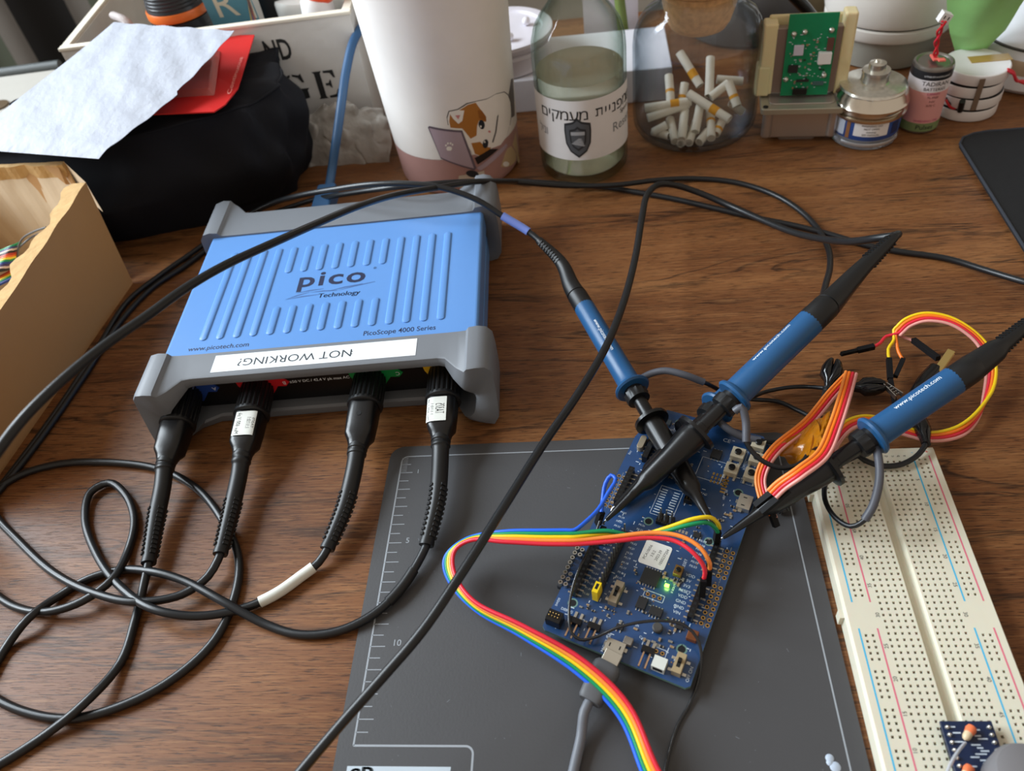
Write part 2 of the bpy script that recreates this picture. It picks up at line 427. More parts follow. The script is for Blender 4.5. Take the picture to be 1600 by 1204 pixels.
# dovetail nubs on the left side
for y in (1.5, -62, 60): body.box((-XH-1.7, y, 4), (1.8, 3.6, 5.5), IV)
for sgn in (1, -1):
    for half in (1, -1):
        y0, y1 = sorted((half*5.5, half*76.5))
        xb = 7.05*PITCH-.3; xr = 9.85*PITCH-.5
        # the blue line sits left of each rail pair, the red one right of it
        L1 = (xb if sgn > 0 else -xr); L2 = (xr if sgn > 0 else -xb)
        for X, m in ((L1, BLN), (L2, RLN)):
            body.add([(X-.32, y0, ZT+.03), (X+.32, y0, ZT+.03), (X+.32, y1, ZT+.03), (X-.32, y1, ZT+.03)], [(0, 1, 2, 3)], m)
INKB = mat('breadboard_ink', (60, 62, 64), .6)
for k in range(5, 60, 5):
    body.text(str(k), 2.1, INKB, T(6.35*PITCH, (30-k)*PITCH, ZT) @ RZ(-PI/2))
    body.text(str(k), 2.1, INKB, T(-6.35*PITCH, -(30-k)*PITCH, ZT) @ RZ(PI/2))
for k, ch in enumerate('abcdefghij'):
    c = sorted(cols, reverse=True)[k]
    body.text(ch, 2.0, INKB, T(c, 30.2*PITCH, ZT) @ RZ(PI/2))
body.text('+', 3, mat('breadboard_red_print', (205, 70, 60), .5), T(9.5*PITCH, 78.6, ZT)); body.text('-', 3, BLN, T(7*PITCH, 78.6, ZT))
finish('hole_body', body, bb, clean=True)

# ================================================================== blue development board
dM = (100.606, -109.075, 7.229); dT = -0.418393
dk = thing('development_board', 'blue microcontroller development board full of parts, lit by one green lamp', 'circuit board', (100.606, -109.075, 1.0), (0, 0, dT))
ZB = 6.23   # board top in the thing's own frame (it stands on the mat)
PCB = mat('blue_solder_mask', (30, 64, 108), .3, spec=.6, coat=.3, noise=(90, .3)); PCBE = mat('board_edge', (96, 128, 120), .6)
SILK = mat('board_silkscreen', (196, 208, 220), .6); HOLE = mat('hole_dark', (10, 10, 12), .8)
pb = MB()
out = [(-29.5, .6), (29.5, .6), (31, 2), (31, 122), (25, 129.5), (-22, 129.5), (-26.5, 124), (-31, 108), (-31, 2)]
pb.prism(out, ZB-1.6, ZB, PCBE); n_ = len(out)
pb.add([(x_, y_, ZB+.02) for x_, y_ in out], [tuple(range(n_))], PCB)
def ring(x_, y_, r1, r0, m, z=ZB+.04, n=12):
    vs = [(x_+r*math.cos(2*PI*k/n), y_+r*math.sin(2*PI*k/n), z) for r in (r0, r1) for k in range(n)]
    pb.add(vs, [(k, (k+1) % n, n+(k+1) % n, n+k) for k in range(n)], m)
    pb.add([(x_+r0*math.cos(2*PI*k/n), y_+r0*math.sin(2*PI*k/n), z+.005) for k in range(n)], [tuple(range(n))], HOLE)
for hx, hy in ((-14, 123.7), (-8.6, 65.1), (23.1, 94.2), (18.6, 65.1), (-23.7, 16), (23.4, 14.6)): ring(hx, hy, 2.2, 1.55, PCBE)
padspots = []
for xx in (29.5, 26.96):
    for q in range(8): padspots.append((xx, 27.94+2.54*q))
    for q in range(6): padspots.append((xx, 50.8+2.54*q))
for xx in (-29.6, -27.1):
    for q in range(8): padspots.append((xx, 66+2.54*q*.98))
for (x_, y_) in padspots: ring(x_, y_, .88, .5, GOLD)
for k in range(3): ring(3.2+k*2.54, 31.8-k*.0, .85, .45, GOLD)
for k in range(2): ring(14.6+k*2.54, 10, .85, .45, GOLD)
def sq(x0, y0, x1, y1, wd=.22):
    for a in ((x0, y0, x1, y0), (x0, y1, x1, y1), (x0, y0, x0, y1), (x1, y0, x1, y1)):
        xa, ya, xb, yb = a; e = wd/2
        pb.add([(min(xa, xb)-e, min(ya, yb)-e, ZB+.05), (max(xa, xb)+e, min(ya, yb)-e, ZB+.05), (max(xa, xb)+e, max(ya, yb)+e, ZB+.05), (min(xa, xb)-e, max(ya, yb)+e, ZB+.05)], [(0, 1, 2, 3)], SILK)
sq(1.6, 30.2, 10, 33.4); sq(13, 8.5, 18.6, 11.6); sq(-9.6, 69.5, .6, 85.5); sq(28.2, 26, 28.25, 66); sq(2.5, 96, 14, 108)
sq(-28.35, 64.5, -28.3, 86); sq(14, 108.3, 21, 118.2, .1); sq(22.5, 100, 29.5, 118.2, .1)
for q in range(10):
    for x_ in (-7.4, -1.8): pb.box((x_, 71+q*1.42, ZB+.04), (2.6, .5, .04), SILK)
def tx(s_, size, x_, y_, rot=0): pb.text(s_, size, SILK, T(x_, y_, ZB) @ RZ(rot), lift=.05)
for k, s_ in enumerate(('VDD', '5V', '3V3', 'RESET', 'VDD', 'GND', 'GND', 'VIN')): tx(s_, 1.9, 16.6, 28.6+2.54*(7-k))
for k in range(7): tx('P0.%02d' % (3+k), 1.5, 16.2, 51+k*2.2)
for k in range(18): tx('P1.%02d' % k if k < 10 else 'P0.%02d' % (k+8), 1.3, -20.4, 22+k*2.54)
for k in range(16): tx('P0.%02d' % (k+11), 1.3, -10.6, 24+k*2.54)
tx('MCU USB', 2.0, -4.6, 5.5, PI/2); tx('OFF ON', 1.8, 29.3, 6.2, PI/2); tx('SB40', 1.4, 8, 84); tx('DEBUG', 1.6, -24.6, 12); tx('SWD0', 1.4, -29.6, 14, PI/2)
tx('RESET', 1.8, 12.6, 51, PI/2); tx('Current', 1.4, 8.8, 13); tx('nRF USB', 1.6, 18, 91, PI/2); tx('NFC ANT', 1.6, -14, 118); tx('JTAG', 1.5, 9, 88); tx('BUTTON', 1.3, 21.8, 110, PI/2)
tx('MICRO', 1.4, -8, 127); tx('RoHS', 2.8, 17, 126.4); tx('CE', 3.0, 10, 121); tx('LED1', 1.3, -15, 108); tx('IF BOOT/RESET', 1.2, 12, 40, PI/2)
tx('LNA', 1.3, -1, 90); tx('EXT', 1.3, -29.6, 98, 1.3); tx('SPI', 1.3, 4, 17); tx('I2C', 1.3, -12, 4)
for k in range(220):   # reference designators and short marks, all part of the print
    x_ = random.uniform(-27, 27); y_ = random.uniform(3, 125); l_ = random.choice([.7, 1.1, 1.6])
    pb.box((x_, y_, ZB+.04), (l_, .32, .03) if k % 2 else (.32, l_, .03), SILK)
for k in range(60):
    ring(random.uniform(-27, 27), random.uniform(3, 125), .28, .1, GOLD, n=8)
for k in range(15):   # gold plated tag rows
    pb.box((10+(k % 5)*1.6, 96+(k//5)*2.2, ZB+.04), (.9, 1.5, .05), GOLD)
for k in range(5): pb.box((16.4, 92+k*1.7, ZB+.04), (2.2, 1.0, .05), GOLD)
for k in range(8): pb.box((4+(k % 4)*1.5, 53+(k//4)*2.6+10, ZB+.04), (1.0, 1.6, .05), TIN)
finish('board', pb, dk, clean=False)

CHIP = mat('chip_black', (34, 34, 36), .45); IVP = mat('nylon_ivory', (206, 200, 178), .5); SHELL = mat('connector_shell', (196, 192, 180), .32, metal=.85)
def female(x0, y0, n, rows=1, name='socket_header'):
    m = MB(); w_ = 2.5*rows
    m.box((x0+(rows-1)*1.27, y0+(n-1)*1.27, ZB+4.25), (w_, 2.54*n, 8.5), BLKP)
    for r in range(rows):
        for k in range(n): m.box((x0+r*2.54, y0+k*2.54, ZB+8.5), (1.0, 1.0, .06), mat('socket_slot', (120, 110, 92), .5, metal=.5)); m.box((x0+r*2.54, y0+k*2.54, ZB+8.53), (.55, .55, .08), HOLE)
    return finish(name, m, dk, bevel=0)
def low_female(x0, y0, n):
    m = MB(); m.box((x0, y0+(n-1)*1.27, ZB+2.2), (2.5, 2.54*n, 4.4), BLKP)
    for k in range(n): m.box((x0, y0+k*2.54, ZB+4.4), (1.1, 1.1, .06), HOLE)
    for k in range(n): m.box((x0+2.1, y0+k*2.54, ZB+.2), (1.7, .7, .4), TIN); m.box((x0-2.1, y0+k*2.54, ZB+.2), (1.7, .7, .4), TIN)
    return finish('socket_header', m, dk)
low_female(-24.6, 20, 10); low_female(-24.6, 46.6, 3); low_female(-24.6, 68.5, 8); low_female(22.6, 27.94, 8); low_female(22.6, 50.8, 6)
# edge socket strip with bright rings
m = MB(); m.box((-30.4, 20.6+8*1.27, ZB-1.2), (5, 2.54*8, 2.2), mat('strip_dark', (30, 34, 44), .4))
for r in range(2):
    for k in range(8):
        if r == 1 and 2 < k < 6: continue
        m.lathe([(.95, 0), (.95, 2.2), (.55, 2.2), (.55, .3)], TIN, T(-31.8+2.4*r, 21.9+2.54*k, ZB-.1), 12)
finish('edge_pin_strip', m, dk)
# straight pin row
m = MB(); m.box((-15.4, 40, ZB+1.25), (2.4, 2.54*12, 2.5), BLKP)
for k in range(12): m.box((-15.4, 26.2+2.54*k, ZB+5), (.64, .64, 9.5), TIN)
finish('pin_header', m, dk)
m = MB(); m.box((-15.4, 22.6, ZB+4.6), (2.5, 5.0, 7.4), mat('jumper_yellow', (232, 200, 22), .4)); m.box((-15.4, 22.9, ZB+8.3), (1.2, 2.6, .1), HOLE)
finish('jumper_cap', m, dk, bevel=.35)
m = MB()
for k in range(3): m.box((-4.2+k*2.54, 67.5, ZB+1.25), (2.4, 4.9, 2.5), BLKP)
for k in range(3):
    for j in range(2): m.box((-4.2+k*2.54, 66.2+j*2.54, ZB+4), (.64, .64, 8), TIN)
finish('pin_header', m, dk, bevel=.2)
# slide switches
def slide(x_, y_, l_, wd, kname, body_m, vert=True):
    m = MB(); m.box((x_, y_, ZB+1.8), (wd, l_, 3.6), body_m); m.box((x_, y_, ZB+3.6), (wd*.42, l_*.45, .12), HOLE); m.box((x_, y_+l_*.08, ZB+4.3), (wd*.36, l_*.2, 1.6), BLKP)
    for sy in (-1, 1): m.box((x_-wd*.8, y_+sy*l_*.3, ZB+.2), (1.6, 1.2, .4), TIN); m.box((x_+wd*.8, y_+sy*l_*.3, ZB+.2), (1.6, 1.2, .4), TIN)
    return finish('slide_switch', m, dk, bevel=.2)
slide(-8.4, 26.2, 10.2, 3.6, 's', mat('switch_tan', (150, 138, 118), .4, metal=.3)); slide(24.6, 7.6, 8.4, 3.6, 's', mat('switch_brass', (176, 158, 124), .4, metal=.4))
m = MB()
m.prism(rrect(-1.5, -4, 1.5, 4, 1.4), 0, 3.2, mat('switch_tan', (150, 138, 118)), T(-26, 104, ZB)); finish('crystal_can', m, dk, bevel=.2)
low_female(-21.5, 96, 4)
# tactile switches
for x_, y_ in ((17.2, 113.8), (17.0, 104.2), (25.8, 104.4), (25.6, 114.0), (24.3, 122.6)):
    m = MB(); m.box((x_, y_, ZB+1.6), (6, 6, 3.2), mat('switch_plate', (205, 196, 172), .35, metal=.3))
    for sx in (-1, 1):
        for sy in (-1, 1): m.box((x_+sx*2.2, y_+sy*3.9, ZB+.35), (1.1, 2.0, .7), TIN)
    b_ = finish('tactile_switch', m, dk, bevel=.2)
    finish('plunger', MB().lathe([(1.55, 0), (1.55, 1.0), (1.3, 1.25), (0, 1.25)], BLKP, T(x_, y_, ZB+3.2), 20), b_)
m = MB(); m.box((11.5, 45.9, ZB+1.2), (3.6, 4.6, 2.4), mat('small_switch_gold', (140, 108, 60), .35, metal=.6)); m.lathe([(1.1, 0), (1.1, .8), (0, .9)], BLKP, T(11.5, 45.9, ZB+2.4), 16)
finish('tactile_switch', m, dk, bevel=.2)
# micro usb sockets
def usb(x_, y_, a):
    M = T(x_, y_, ZB) @ RZ(a); m = MB(); m.box((0, 0, 1.4), (7.6, 5.8, 2.7), SHELL, M)
    for sx in (-1, 1): m.box((sx*2.1, .3, 2.78), (.5, 1.6, .06), HOLE, M); m.box((sx*4.2, 1, .5), (1.2, 1.6, 1), TIN, M)
    m.box((0, -2.95, 1.4), (6.2, .1, 1.8), HOLE, M)
    return finish('usb_socket', m, dk, bevel=.3)
usb(-.4, 4.0, 0); usb(27.2, 88.8, PI/2)
# ics
for x_, y_, a_, b2, h_ in ((1.7, 39.2, 7.4, 7.2, 1.0), (8, 110.9, 4.6, 5.0, 1.2), (2.5, 26.6, 4, 5, 1.4), (9, 25.2, 5.2, 3.6, 1.4), (-19.5, 112, 2.5, 2.5, .8), (13, 66, 3, 2.6, .8), (19.6, 23.4, 3.2, 3.2, .9), (-2, 13.5, 3, 2.2, 1), (-5.5, 95, 3, 3, .9)):
    m = MB(); m.box((x_, y_, ZB+h_/2+.1), (a_, b2, h_), CHIP)
    n = int(a_/1.2)
    for k in range(n):
        for sy in (-1, 1): m.box((x_-a_/2+.7+k*(a_-1.4)/max(1, n-1), y_+sy*(b2/2+.45), ZB+.2), (.45, 1.1, .3), TIN)
    finish('integrated_circuit', m, dk, bevel=.1)
# header clusters
def pins2(x_, y_, nx, ny, h_, l_=5.5, name='pin_header'):
    m = MB(); m.box((x_+(nx-1)*1.27, y_+(ny-1)*1.27, ZB+1.25), (2.5*nx, 2.5*ny, 2.5), BLKP)
    for i in range(nx):
        for j in range(ny): m.box((x_+i*2.54, y_+j*2.54, ZB+h_/2+1), (.6, .6, h_), GOLD)
    return finish(name, m, dk, bevel=.1)
def rapins(x_, y_, n):
    m = MB(); m.box((x_+(n-1)*1.27, y_+4.2, ZB+1.25), (2.54*n, 2.4, 2.4), BLKP)
    for i in range(n): m.box((x_+i*2.54, y_, ZB+1.5), (.64, 6.5, .64), mat('pin_copper', (196, 160, 128), .35, metal=.8)); m.box((x_+i*2.54, y_+7, ZB+.3), (1.1, 3.4, .5), TIN)
    return finish('right_angle_header', m, dk)
rapins(-20.4, 4.2, 2); rapins(-12.6, 5.0, 2); rapins(10.6, 4.2, 2)
m = MB(); m.box((-27, 5.6, ZB+2.6), (6.4, 5.0, 5.2), BLKP)
for i in range(4):
    for j in range(2): m.box((-28.9+i*1.27, 5.0+j*1.27, ZB+5.4), (.4, .4, 1.8), GOLD)
finish('shrouded_header', m, dk, bevel=.2)
m = MB(); m.box((4.1, 83.6, ZB+1.6), (3.6, 7.2, 3.2), BLKP)
for i in range(2):
    for j in range(5): m.box((3.5+i*1.27, 81+j*1.27, ZB+3.6), (.4, .4, 1.4), GOLD)
finish('shrouded_header', m, dk, bevel=.2)
m = MB(); m.box((17.8, 4.6, ZB+1.9), (5.2, 4.8, 3.8), mat('jst_white', (208, 212, 205), .4)); m.box((17.8, 2.15, ZB+2.2), (3.8, .1, 2.2), HOLE); finish('battery_connector', m, dk, bevel=.3)
finish('inductor', MB().lathe([(1.9, 0), (2.1, .6), (2.1, 1.8), (1.7, 2.2), (0, 2.2)], mat('inductor_grey', (66, 64, 62), .6), T(12, 18.8, ZB), 20), dk)
finish('inductor', MB().box((3.4, 8.8, ZB+1.2), (3.6, 3.2, 2.4), mat('inductor_silver', (132, 126, 118), .45, metal=.3)), dk, bevel=.3)
finish('capacitor', MB().box((25.6, 20.9, ZB+1.3), (4.2, 4.4, 2.6), mat('tantalum_brown', (112, 62, 30), .4)), dk, bevel=.3)
finish('chip_antenna', MB().box((-20, 121, ZB+.8), (5, 3.2, 1.6), mat('slate_part', (70, 84, 96), .5)), dk, bevel=.2)
# white serial sticker
m = MB(); m.prism(rrect(-5.8, -6, 5.8, 6, 1.2), 0, .12, mat('sticker_white', (226, 226, 222), .55), T(-.2, 50.3, ZB+.05))
for k, s_ in enumerate(('PCA10056', '3.0.2', '2023.39', '1050237204')): m.text(s_, 1.75, INK, T(-3.6+k*2.4, 50.4, ZB+.18) @ RZ(PI/2-.12), lift=.02)
finish('serial_sticker', m, dk, label='white sticker with a printed serial number')
# green lamp
finish('status_lamp', MB().box((9.2, 38.2, ZB+.5), (1.7, 1.2, .8), mat('green_lamp', (160, 255, 60), .4, emit=(150, 255, 60), es=6)), dk, label='lit green lamp')
gl = bpy.data.lights.new('status_lamp_glow', 'POINT'); gl.energy = .0009; gl.color = (.45, 1, .1); gl.shadow_soft_size = .001
go = bpy.data.objects.new('status_lamp_glow', gl); COL.objects.link(go); go.parent = dk; go.location = V((9.2, 38.2, ZB+2.0))*S
# many small soldered parts
PM = [mat('smd_tan', (150, 122, 88), .5), mat('smd_black', (30, 30, 32), .4), mat('smd_grey', (120, 118, 112), .5)]
def smd(m_, l_, wd):
    b_ = MB(); b_.box((0, 0, .35), (l_*.6, wd, .6), m_); b_.box((-l_*.4, 0, .33), (l_*.2, wd, .62), TIN); b_.box((l_*.4, 0, .33), (l_*.2, wd, .62), TIN); return b_
protos = []
zones = [(-3, 12, 24, 26), (-6, 33, 4, 42), (6, 40, 16, 44), (-26, 106, -10, 118), (-20, 92, 2, 104), (8, 60, 20, 74), (18, 76, 26, 92), (-20, 10, -6, 20), (12, 12, 28, 26), (-8, 86, 6, 96)]
for k in range(98):
    z0 = zones[k % len(zones)]
    px_, py_ = random.uniform(z0[0], z0[2]), random.uniform(z0[1], z0[3])
    if len(protos) < 6:
        o = finish('surface_mount_part', smd(PM[k % 3], (1.7, 1.3)[k % 2], (.9, .7)[k % 2]), dk); protos.append(o)
    else:
        o = protos[k % 6].copy(); COL.objects.link(o)
    o.location = V((px_, py_, ZB))*S; o.rotation_euler = (0, 0, random.choice([0, PI/2]))
for x_, y_ in ((-23.7, 16), (23.4, 14.6), (23.1, 94.2), (-14, 123.7)):
    finish('foot', MB().lathe([(2.4, 0), (2.4, ZB-1.6)], BLKP, T(x_, y_, 0), 16), dk)

# ================================================================== oscilloscope box
SX, SY, STH = -46., 98., math.radians(2.6)
sp = thing('oscilloscope', 'flat sky-blue instrument box with grey rubber bumpers and four probe plugs in front', 'oscilloscope', (SX, SY, 0), (0, 0, STH))
SB = mat('scope_blue', (94, 142, 204), .34, spec=.45, noise=(200, .02)); SG = mat('scope_grey_rubber', (112, 116, 122), .5, noise=(120, .03)); NAVY = mat('navy_print', (26, 34, 66), .5)
SGL = mat('scope_grey_print', (66, 98, 150), .5)
m = MB()
m.prism(rrect(-84, -58, 84, 58, 2), 21.5, 37.2, SB); m.prism(rrect(-83.4, -58, 83.4, 58, 2), 2.5, 17.5, SB)
o = finish('blue_shell', m, sp, bevel=2.2, bseg=4)
finish('side_channel', MB().box((0, 0, 19.5), (165, 112, 4.6), mat('aluminium_channel', (120, 118, 116), .4, metal=.7)), sp)
m = MB()
for k in range(15):
    x_ = 64.0-9.2*k
    rows = [(-40.2, 35)] if (k < 4 or k > 10) else [(-40.2, -18), (11, 35)]
    for y0, y1 in rows:
        pr = [(0, 1.15)]
        n = 10; poly = rrect(-2.3, y0, 2.3, y1, 2.28, 6); pi_ = [(a*.55, y0+1.1+(b_-y0)*(y1-y0-2.2)/(y1-y0)) for a, b_ in poly]
        nn = len(poly)
        vs = [(x_+a, b_, 37.15) for a, b_ in poly] + [(x_+a*.86, b_, 37.65) for a, b_ in poly] + [(x_+a, b_, 37.95) for a, b_ in pi_]
        fs = [(i, (i+1) % nn, nn+(i+1) % nn, nn+i) for i in range(nn)] + [(nn+i, nn+(i+1) % nn, 2*nn+(i+1) % nn, 2*nn+i) for i in range(nn)] + [tuple(range(2*nn, 3*nn))]
        m.add(vs, fs, SB, True)
m.text('pico', 17.5, NAVY, T(-.6, 2.6, 37.2), spacing=1.12, squeeze=1.2, bold=.35); m.text('®', 2.6, NAVY, T(23.6, 8, 37.2))
m.text('Technology', 5.0, NAVY, T(5.4, -12, 37.2), shear=.1); m.text('Technology', 5.0, NAVY, T(5.6, -12, 37.2), shear=.1)
for a, b_, c_, d_ in ((-25, -12.6, -6, -10.8), (-25, -12.6, -12, -8.2), (-12, -8.2, 4, -8.8), (4, -8.8, 25, -4.2), (-2, -8.8, 18, -5.0), (-20, -8, -4, -6.2)):
    m.add([(a, b_, 37.26), (c_, d_, 37.26), (c_, d_+.35, 37.26), ((a+c_)/2, (b_+d_)/2+1.0, 37.26)], [(0, 1, 2, 3)], SGL)
m.text('www.picotech.com', 4.6, NAVY, T(-71, -46.2, 37.2), align='LEFT', squeeze=.93, bold=.03); m.text('PicoScope 4000 Series', 4.9, NAVY, T(23.5, -45.8, 37.2), align='LEFT', squeeze=.86, bold=.03)
finish('ribbed_lid', m, sp, clean=False)
# bumpers: a rubber frame round each end
def bumper(yin, yf, sgn, name):
    # half loop from the top centre to the bottom centre: outer x,z / inner x,z / front y
    H = [(0, 38.2, 0, 31.5, 0), (30, 38.2, 30, 31.5, 0), (64, 38.2, 64, 31.5, 0), (68, 38.2, 67, 31.2, .8), (74, 38.3, 71, 29.5, 8), (78, 38.6, 74.5, 27, 11.5), (79.5, 40.6, 76, 25, 12), (84, 41.2, 78.5, 23.2, 12), (88.5, 40.2, 79.8, 21.5, 11.2),
         (91.2, 36.5, 80.6, 19.5, 10.5), (91.8, 28, 81, 17, 11), (91.8, 14, 80.4, 14, 13), (91.2, 6, 79, 10.5, 14.5), (88.5, 1.5, 76.5, 8, 15), (84, .2, 73.5, 6.6, 13), (79, .0, 71, 6.2, 8), (72, .0, 68, 6.2, 1), (62, .0, 60, 6.2, -3), (30, .0, 30, 6.2, -3.5), (0, .0, 0, 6.2, -3.5)]
    loop = H + [(-a, b_, -c_, d_, e) for a, b_, c_, d_, e in H[-2:0:-1]]
    n = len(loop); vs = []
    for (xo, zo, xi, zi, f) in loop:
        yfr = sgn*(yf+f)
        vs += [(xo, sgn*yin, zo), (xo, yfr-sgn*1.6, zo), (xo*.997, yfr-sgn*.4, zo-(.5 if zo > 20 else -.5)), (xi*.35+xo*.65, yfr, zi*.35+zo*.65), (xi*.8+xo*.2, yfr, zi*.8+zo*.2), (xi, yfr-sgn*1.2, zi), (xi, sgn*(yin+5.5), zi), (xo*.96, sgn*yin, 19+(zo-19)*.8)]
    K = 8; fs = []
    for i in range(n):
        j = (i+1) % n
        for k in range(K): fs.append((i*K+k, j*K+k, j*K+(k+1) % K, i*K+(k+1) % K))
    mm = MB().add(vs, fs, SG, True)
    return finish(name, mm, sp)
bumper(51.5, 69.2, -1, 'front_bumper'); bumper(52.0, 75.5, 1, 'rear_bumper')
m = MB().box((0, -57.6, 19), (160, 2.4, 27), mat('scope_front_panel', (16, 16, 18), .35)); 
FP = -58.85
def fm(x_, z_): return lambda a, b_: V((x_+a, FP-.06, z_+b_))
m.text('±50 V DC / 42.4 V pk max AC', 2.6, WINK, fm(-3, 19.5), bold=.03); m.text('△ ±', 4.0, WINK, fm(-3, 24.0), bold=.04)
finish('front_panel', m, sp, clean=False)
finish('rear_panel', MB().box((0, 57.6, 19), (160, 2.4, 27), mat('scope_front_panel', (16, 16, 18))), sp)
bn = [(-75.5, 'A', (36, 70, 150)), (-37, 'B', (206, 30, 40)), (24, 'C', (20, 142, 70)), (63.5, 'D', (232, 184, 40))]
for x_, ch, c_ in bn:
    cm_ = mat('channel_'+ch, c_, .45); m = MB()
    poly = [(-11.5, 10.6), (10.0, 10.6), (12.5, 4.5), (16, 2.6), (18, 0), (15.5, -2.8), (11, -2.4), (6, -9), (-6, -9), (-10, 0)]
    m.add([(x_+a, FP-.5, 20+b_) for a, b_ in poly] + [(x_+a, FP+.2, 20+b_) for a, b_ in poly], [tuple(range(10))]+[(i, (i+1) % 10, 10+(i+1) % 10, 10+i) for i in range(10)], cm_)
    m.text({'A': 'A', 'B': 'B', 'C': 'C', 'D': 'D'}[ch], 3.4, WINK, lambda a, b_, x_=x_: V((x_+15.2-a, FP-.6, 19.8-b_)))
    pl = finish('channel_plate', m, sp, clean=False)
    Mx = T(x_, FP, 19.5) @ RX(PI/2)
    finish('bnc_socket', MB().lathe([(6.2, 0), (6.2, 2.5), (4.8, 3), (4.8, 10)], STEEL, Mx, 24), pl)
# sticker, upside down to the reader
m = MB().prism([(-53.3, -66), (53, -66), (53, -54), (-53.3, -54)], 38.2, 38.34, mat('label_white', (232, 238, 242), .5))
m.text('NOT WORKING?', 7.4, mat('label_ink', (52, 58, 64), .5), T(-10, -60.1, 38.34) @ RZ(PI), squeeze=1.06)
m.text(':', 5, mat('label_ink', (52, 58, 64)), T(20, -60, 38.34)); finish('sticker', m, sp, clean=False, label='white printed sticker on the grey bumper')
# ================================================================== probes and their cables
def w2(px, py, z): return at(px, py, z)

def ribs(mb, path, s0, s1, n, r, m, size=(1.7, .8, 1.0), sides=4):
    """rows of small raised bars on a strain relief"""
    for k in range(n):
        s_ = s0+(s1-s0)*k/(n-1); a, b = resample(path, [s_-.3, s_+.3]); t = (b-a).normalized(); c = (a+b)/2
        Mx = align(c, c+t)
        rr = r if not callable(r) else r(s_)
        for q in range(sides):
            mb.box((rr, 0, 0), (size[2], size[0], size[1]), m, Mx @ RZ(2*PI*q/sides+PI/4))

# --- the four plugs pushed into the front of the instrument: knob, body, strain relief, cable
def plug(label, base, neck, reliefs, cable, flat_body=True, extra=None, kr=8.7):
    """base, neck: (px,py,z) of the knob's back and the body's front end; reliefs, cable: control points"""
    A = w2(*base); B = w2(*neck); L_ = (B-A).length; d = (B-A)/L_
    root = thing('probe_plug_cable', label, 'cable', A)
    kn = MB(); Mx = align(A, B)
    prof = [(4.6, -7), (4.6, -3), (7.2, -3), (7.8, -1), (kr, 4), (kr+.2, 18.2), (kr+.5, 18.6), (kr+.5, 20.2), (kr-.1, 20.8), (kr-1.6, 21)]
    kn.lathe(prof, BLK, Mx, 132, rfn=lambda r, z, a: r-(.65 if (-2 < z < 18.4 and math.cos(a*22) < 0) else 0))
    finish('knob', kn, root, world=True)
    bd = MB(); n = 28
    ss = [19, 20, 22, 30, L_-11, L_-6, L_-3, L_]; rr = [7.0, 7.5, 7.5, 7.4, 7.2, 6.9, 5.6, 4.7]
    vs = []; fs = []
    for s_, r_ in zip(ss, rr):
        for k in range(n):
            a = 2*PI*k/n; c_, s2 = math.cos(a), math.sin(a); e = .55 if s_ < L_-4 else .8
            x_ = math.copysign(abs(c_)**e, c_)*r_; y_ = math.copysign(abs(s2)**e, s2)*r_*.93
            vs.append(Mx @ V((x_, y_, s_)))
    for i in range(len(ss)-1):
        for k in range(n): fs.append((i*n+k, i*n+(k+1) % n, (i+1)*n+(k+1) % n, (i+1)*n+k))
    fs += [tuple(range(n-1, -1, -1)), tuple(range((len(ss)-1)*n, len(ss)*n))]
    bd.add(vs, fs, BLKP, True); finish('plug_body', bd, root, world=True)
    path = spline([B-d*2, B+d*3]+pxs(*reliefs), 1.5); pl = plen(path)
    st = MB()
    profiled(st, path, [(0, 4.6), (2, 4.9), (3.4, 4.9), (3.8, 4.4), (4.6, 4.4), (5, 4.8), (6.4, 4.8), (6.8, 4.3), (8, 4.2), (pl*.5, 4.1), (pl-3, 3.3), (pl-1.2, 3.5), (pl, 3.4)], BLK, 20, 2)
    ribs(st, path, pl*.5, pl-4.5, 11, lambda s_: 4.1-(s_-pl*.5)/(pl*.5)*.75, BLK, (2.4, 1.2, .9), 4)
    finish('strain_relief', st, root, world=True)
    cp = spline([path[-2], path[-1]]+pxs(*cable), 3)
    finish('cable', MB().tube(cp, 1.95, CABLE, 14), root, world=True)
    if extra: extra(root, Mx, L_, cp)
    return root
def plug_label(x_=0.0):
    def f(root, Mx, L_, cp):
        # a small printed label wrapped on the upper side of the plug body
        m = MB(); W_ = mat('label_paper', (214, 216, 210), .5)
        M2 = Mx
        def pl(u, v):
            a = PI/2 + x_ + (u-.5)*1.15; c_, s2 = math.cos(a), math.sin(a); e = .55
            return M2 @ V((math.copysign(abs(c_)**e, c_)*7.66, math.copysign(abs(s2)**e, s2)*7.66*.93, 22+14.5*v))
        m.surf(pl, 10, 1, W_)
        for k, s_ in enumerate(('TA375', '1:1/10:1', 'Max 600 V pk')):
            def tf(a_, b_, k=k):
                u = .20+k*.27-b_/9; v = .5-a_/14.5
                p = pl(u, v); c0 = M2 @ V((0, 0, 22+14.5*v)); return p+(p-c0).normalized()*.06
            m.text(s_, 2.3, INK, tf)
        finish('printed_label', m, root, world=True, clean=False, label='white printed label on the black plug')
    return f
def plug_hole(root, Mx, L_, cp):
    p = Mx @ V((0, 6.93, 29)); q_ = Mx @ V((0, 7.1, 29)); MM = align(p, q_)
    finish('adjuster_hole', MB().lathe([(1.3, 0), (1.3, .12), (0, .13)], HOLE, MM, 16), root, world=True)
def sleeve(root, cp, pts, r, m, name, label=None):
    """a tube slipped over the cable between two of the photograph's points"""
    ends = [w2(*p) for p in pts]; ii = [min(range(len(cp)), key=lambda k: (cp[k]-e).length) for e in ends]
    a, b = sorted(ii); seg_ = cp[a:b+1]
    mb = MB().tube(seg_, r, m, 14); 
    return finish(name, mb, root, world=True, label=label)
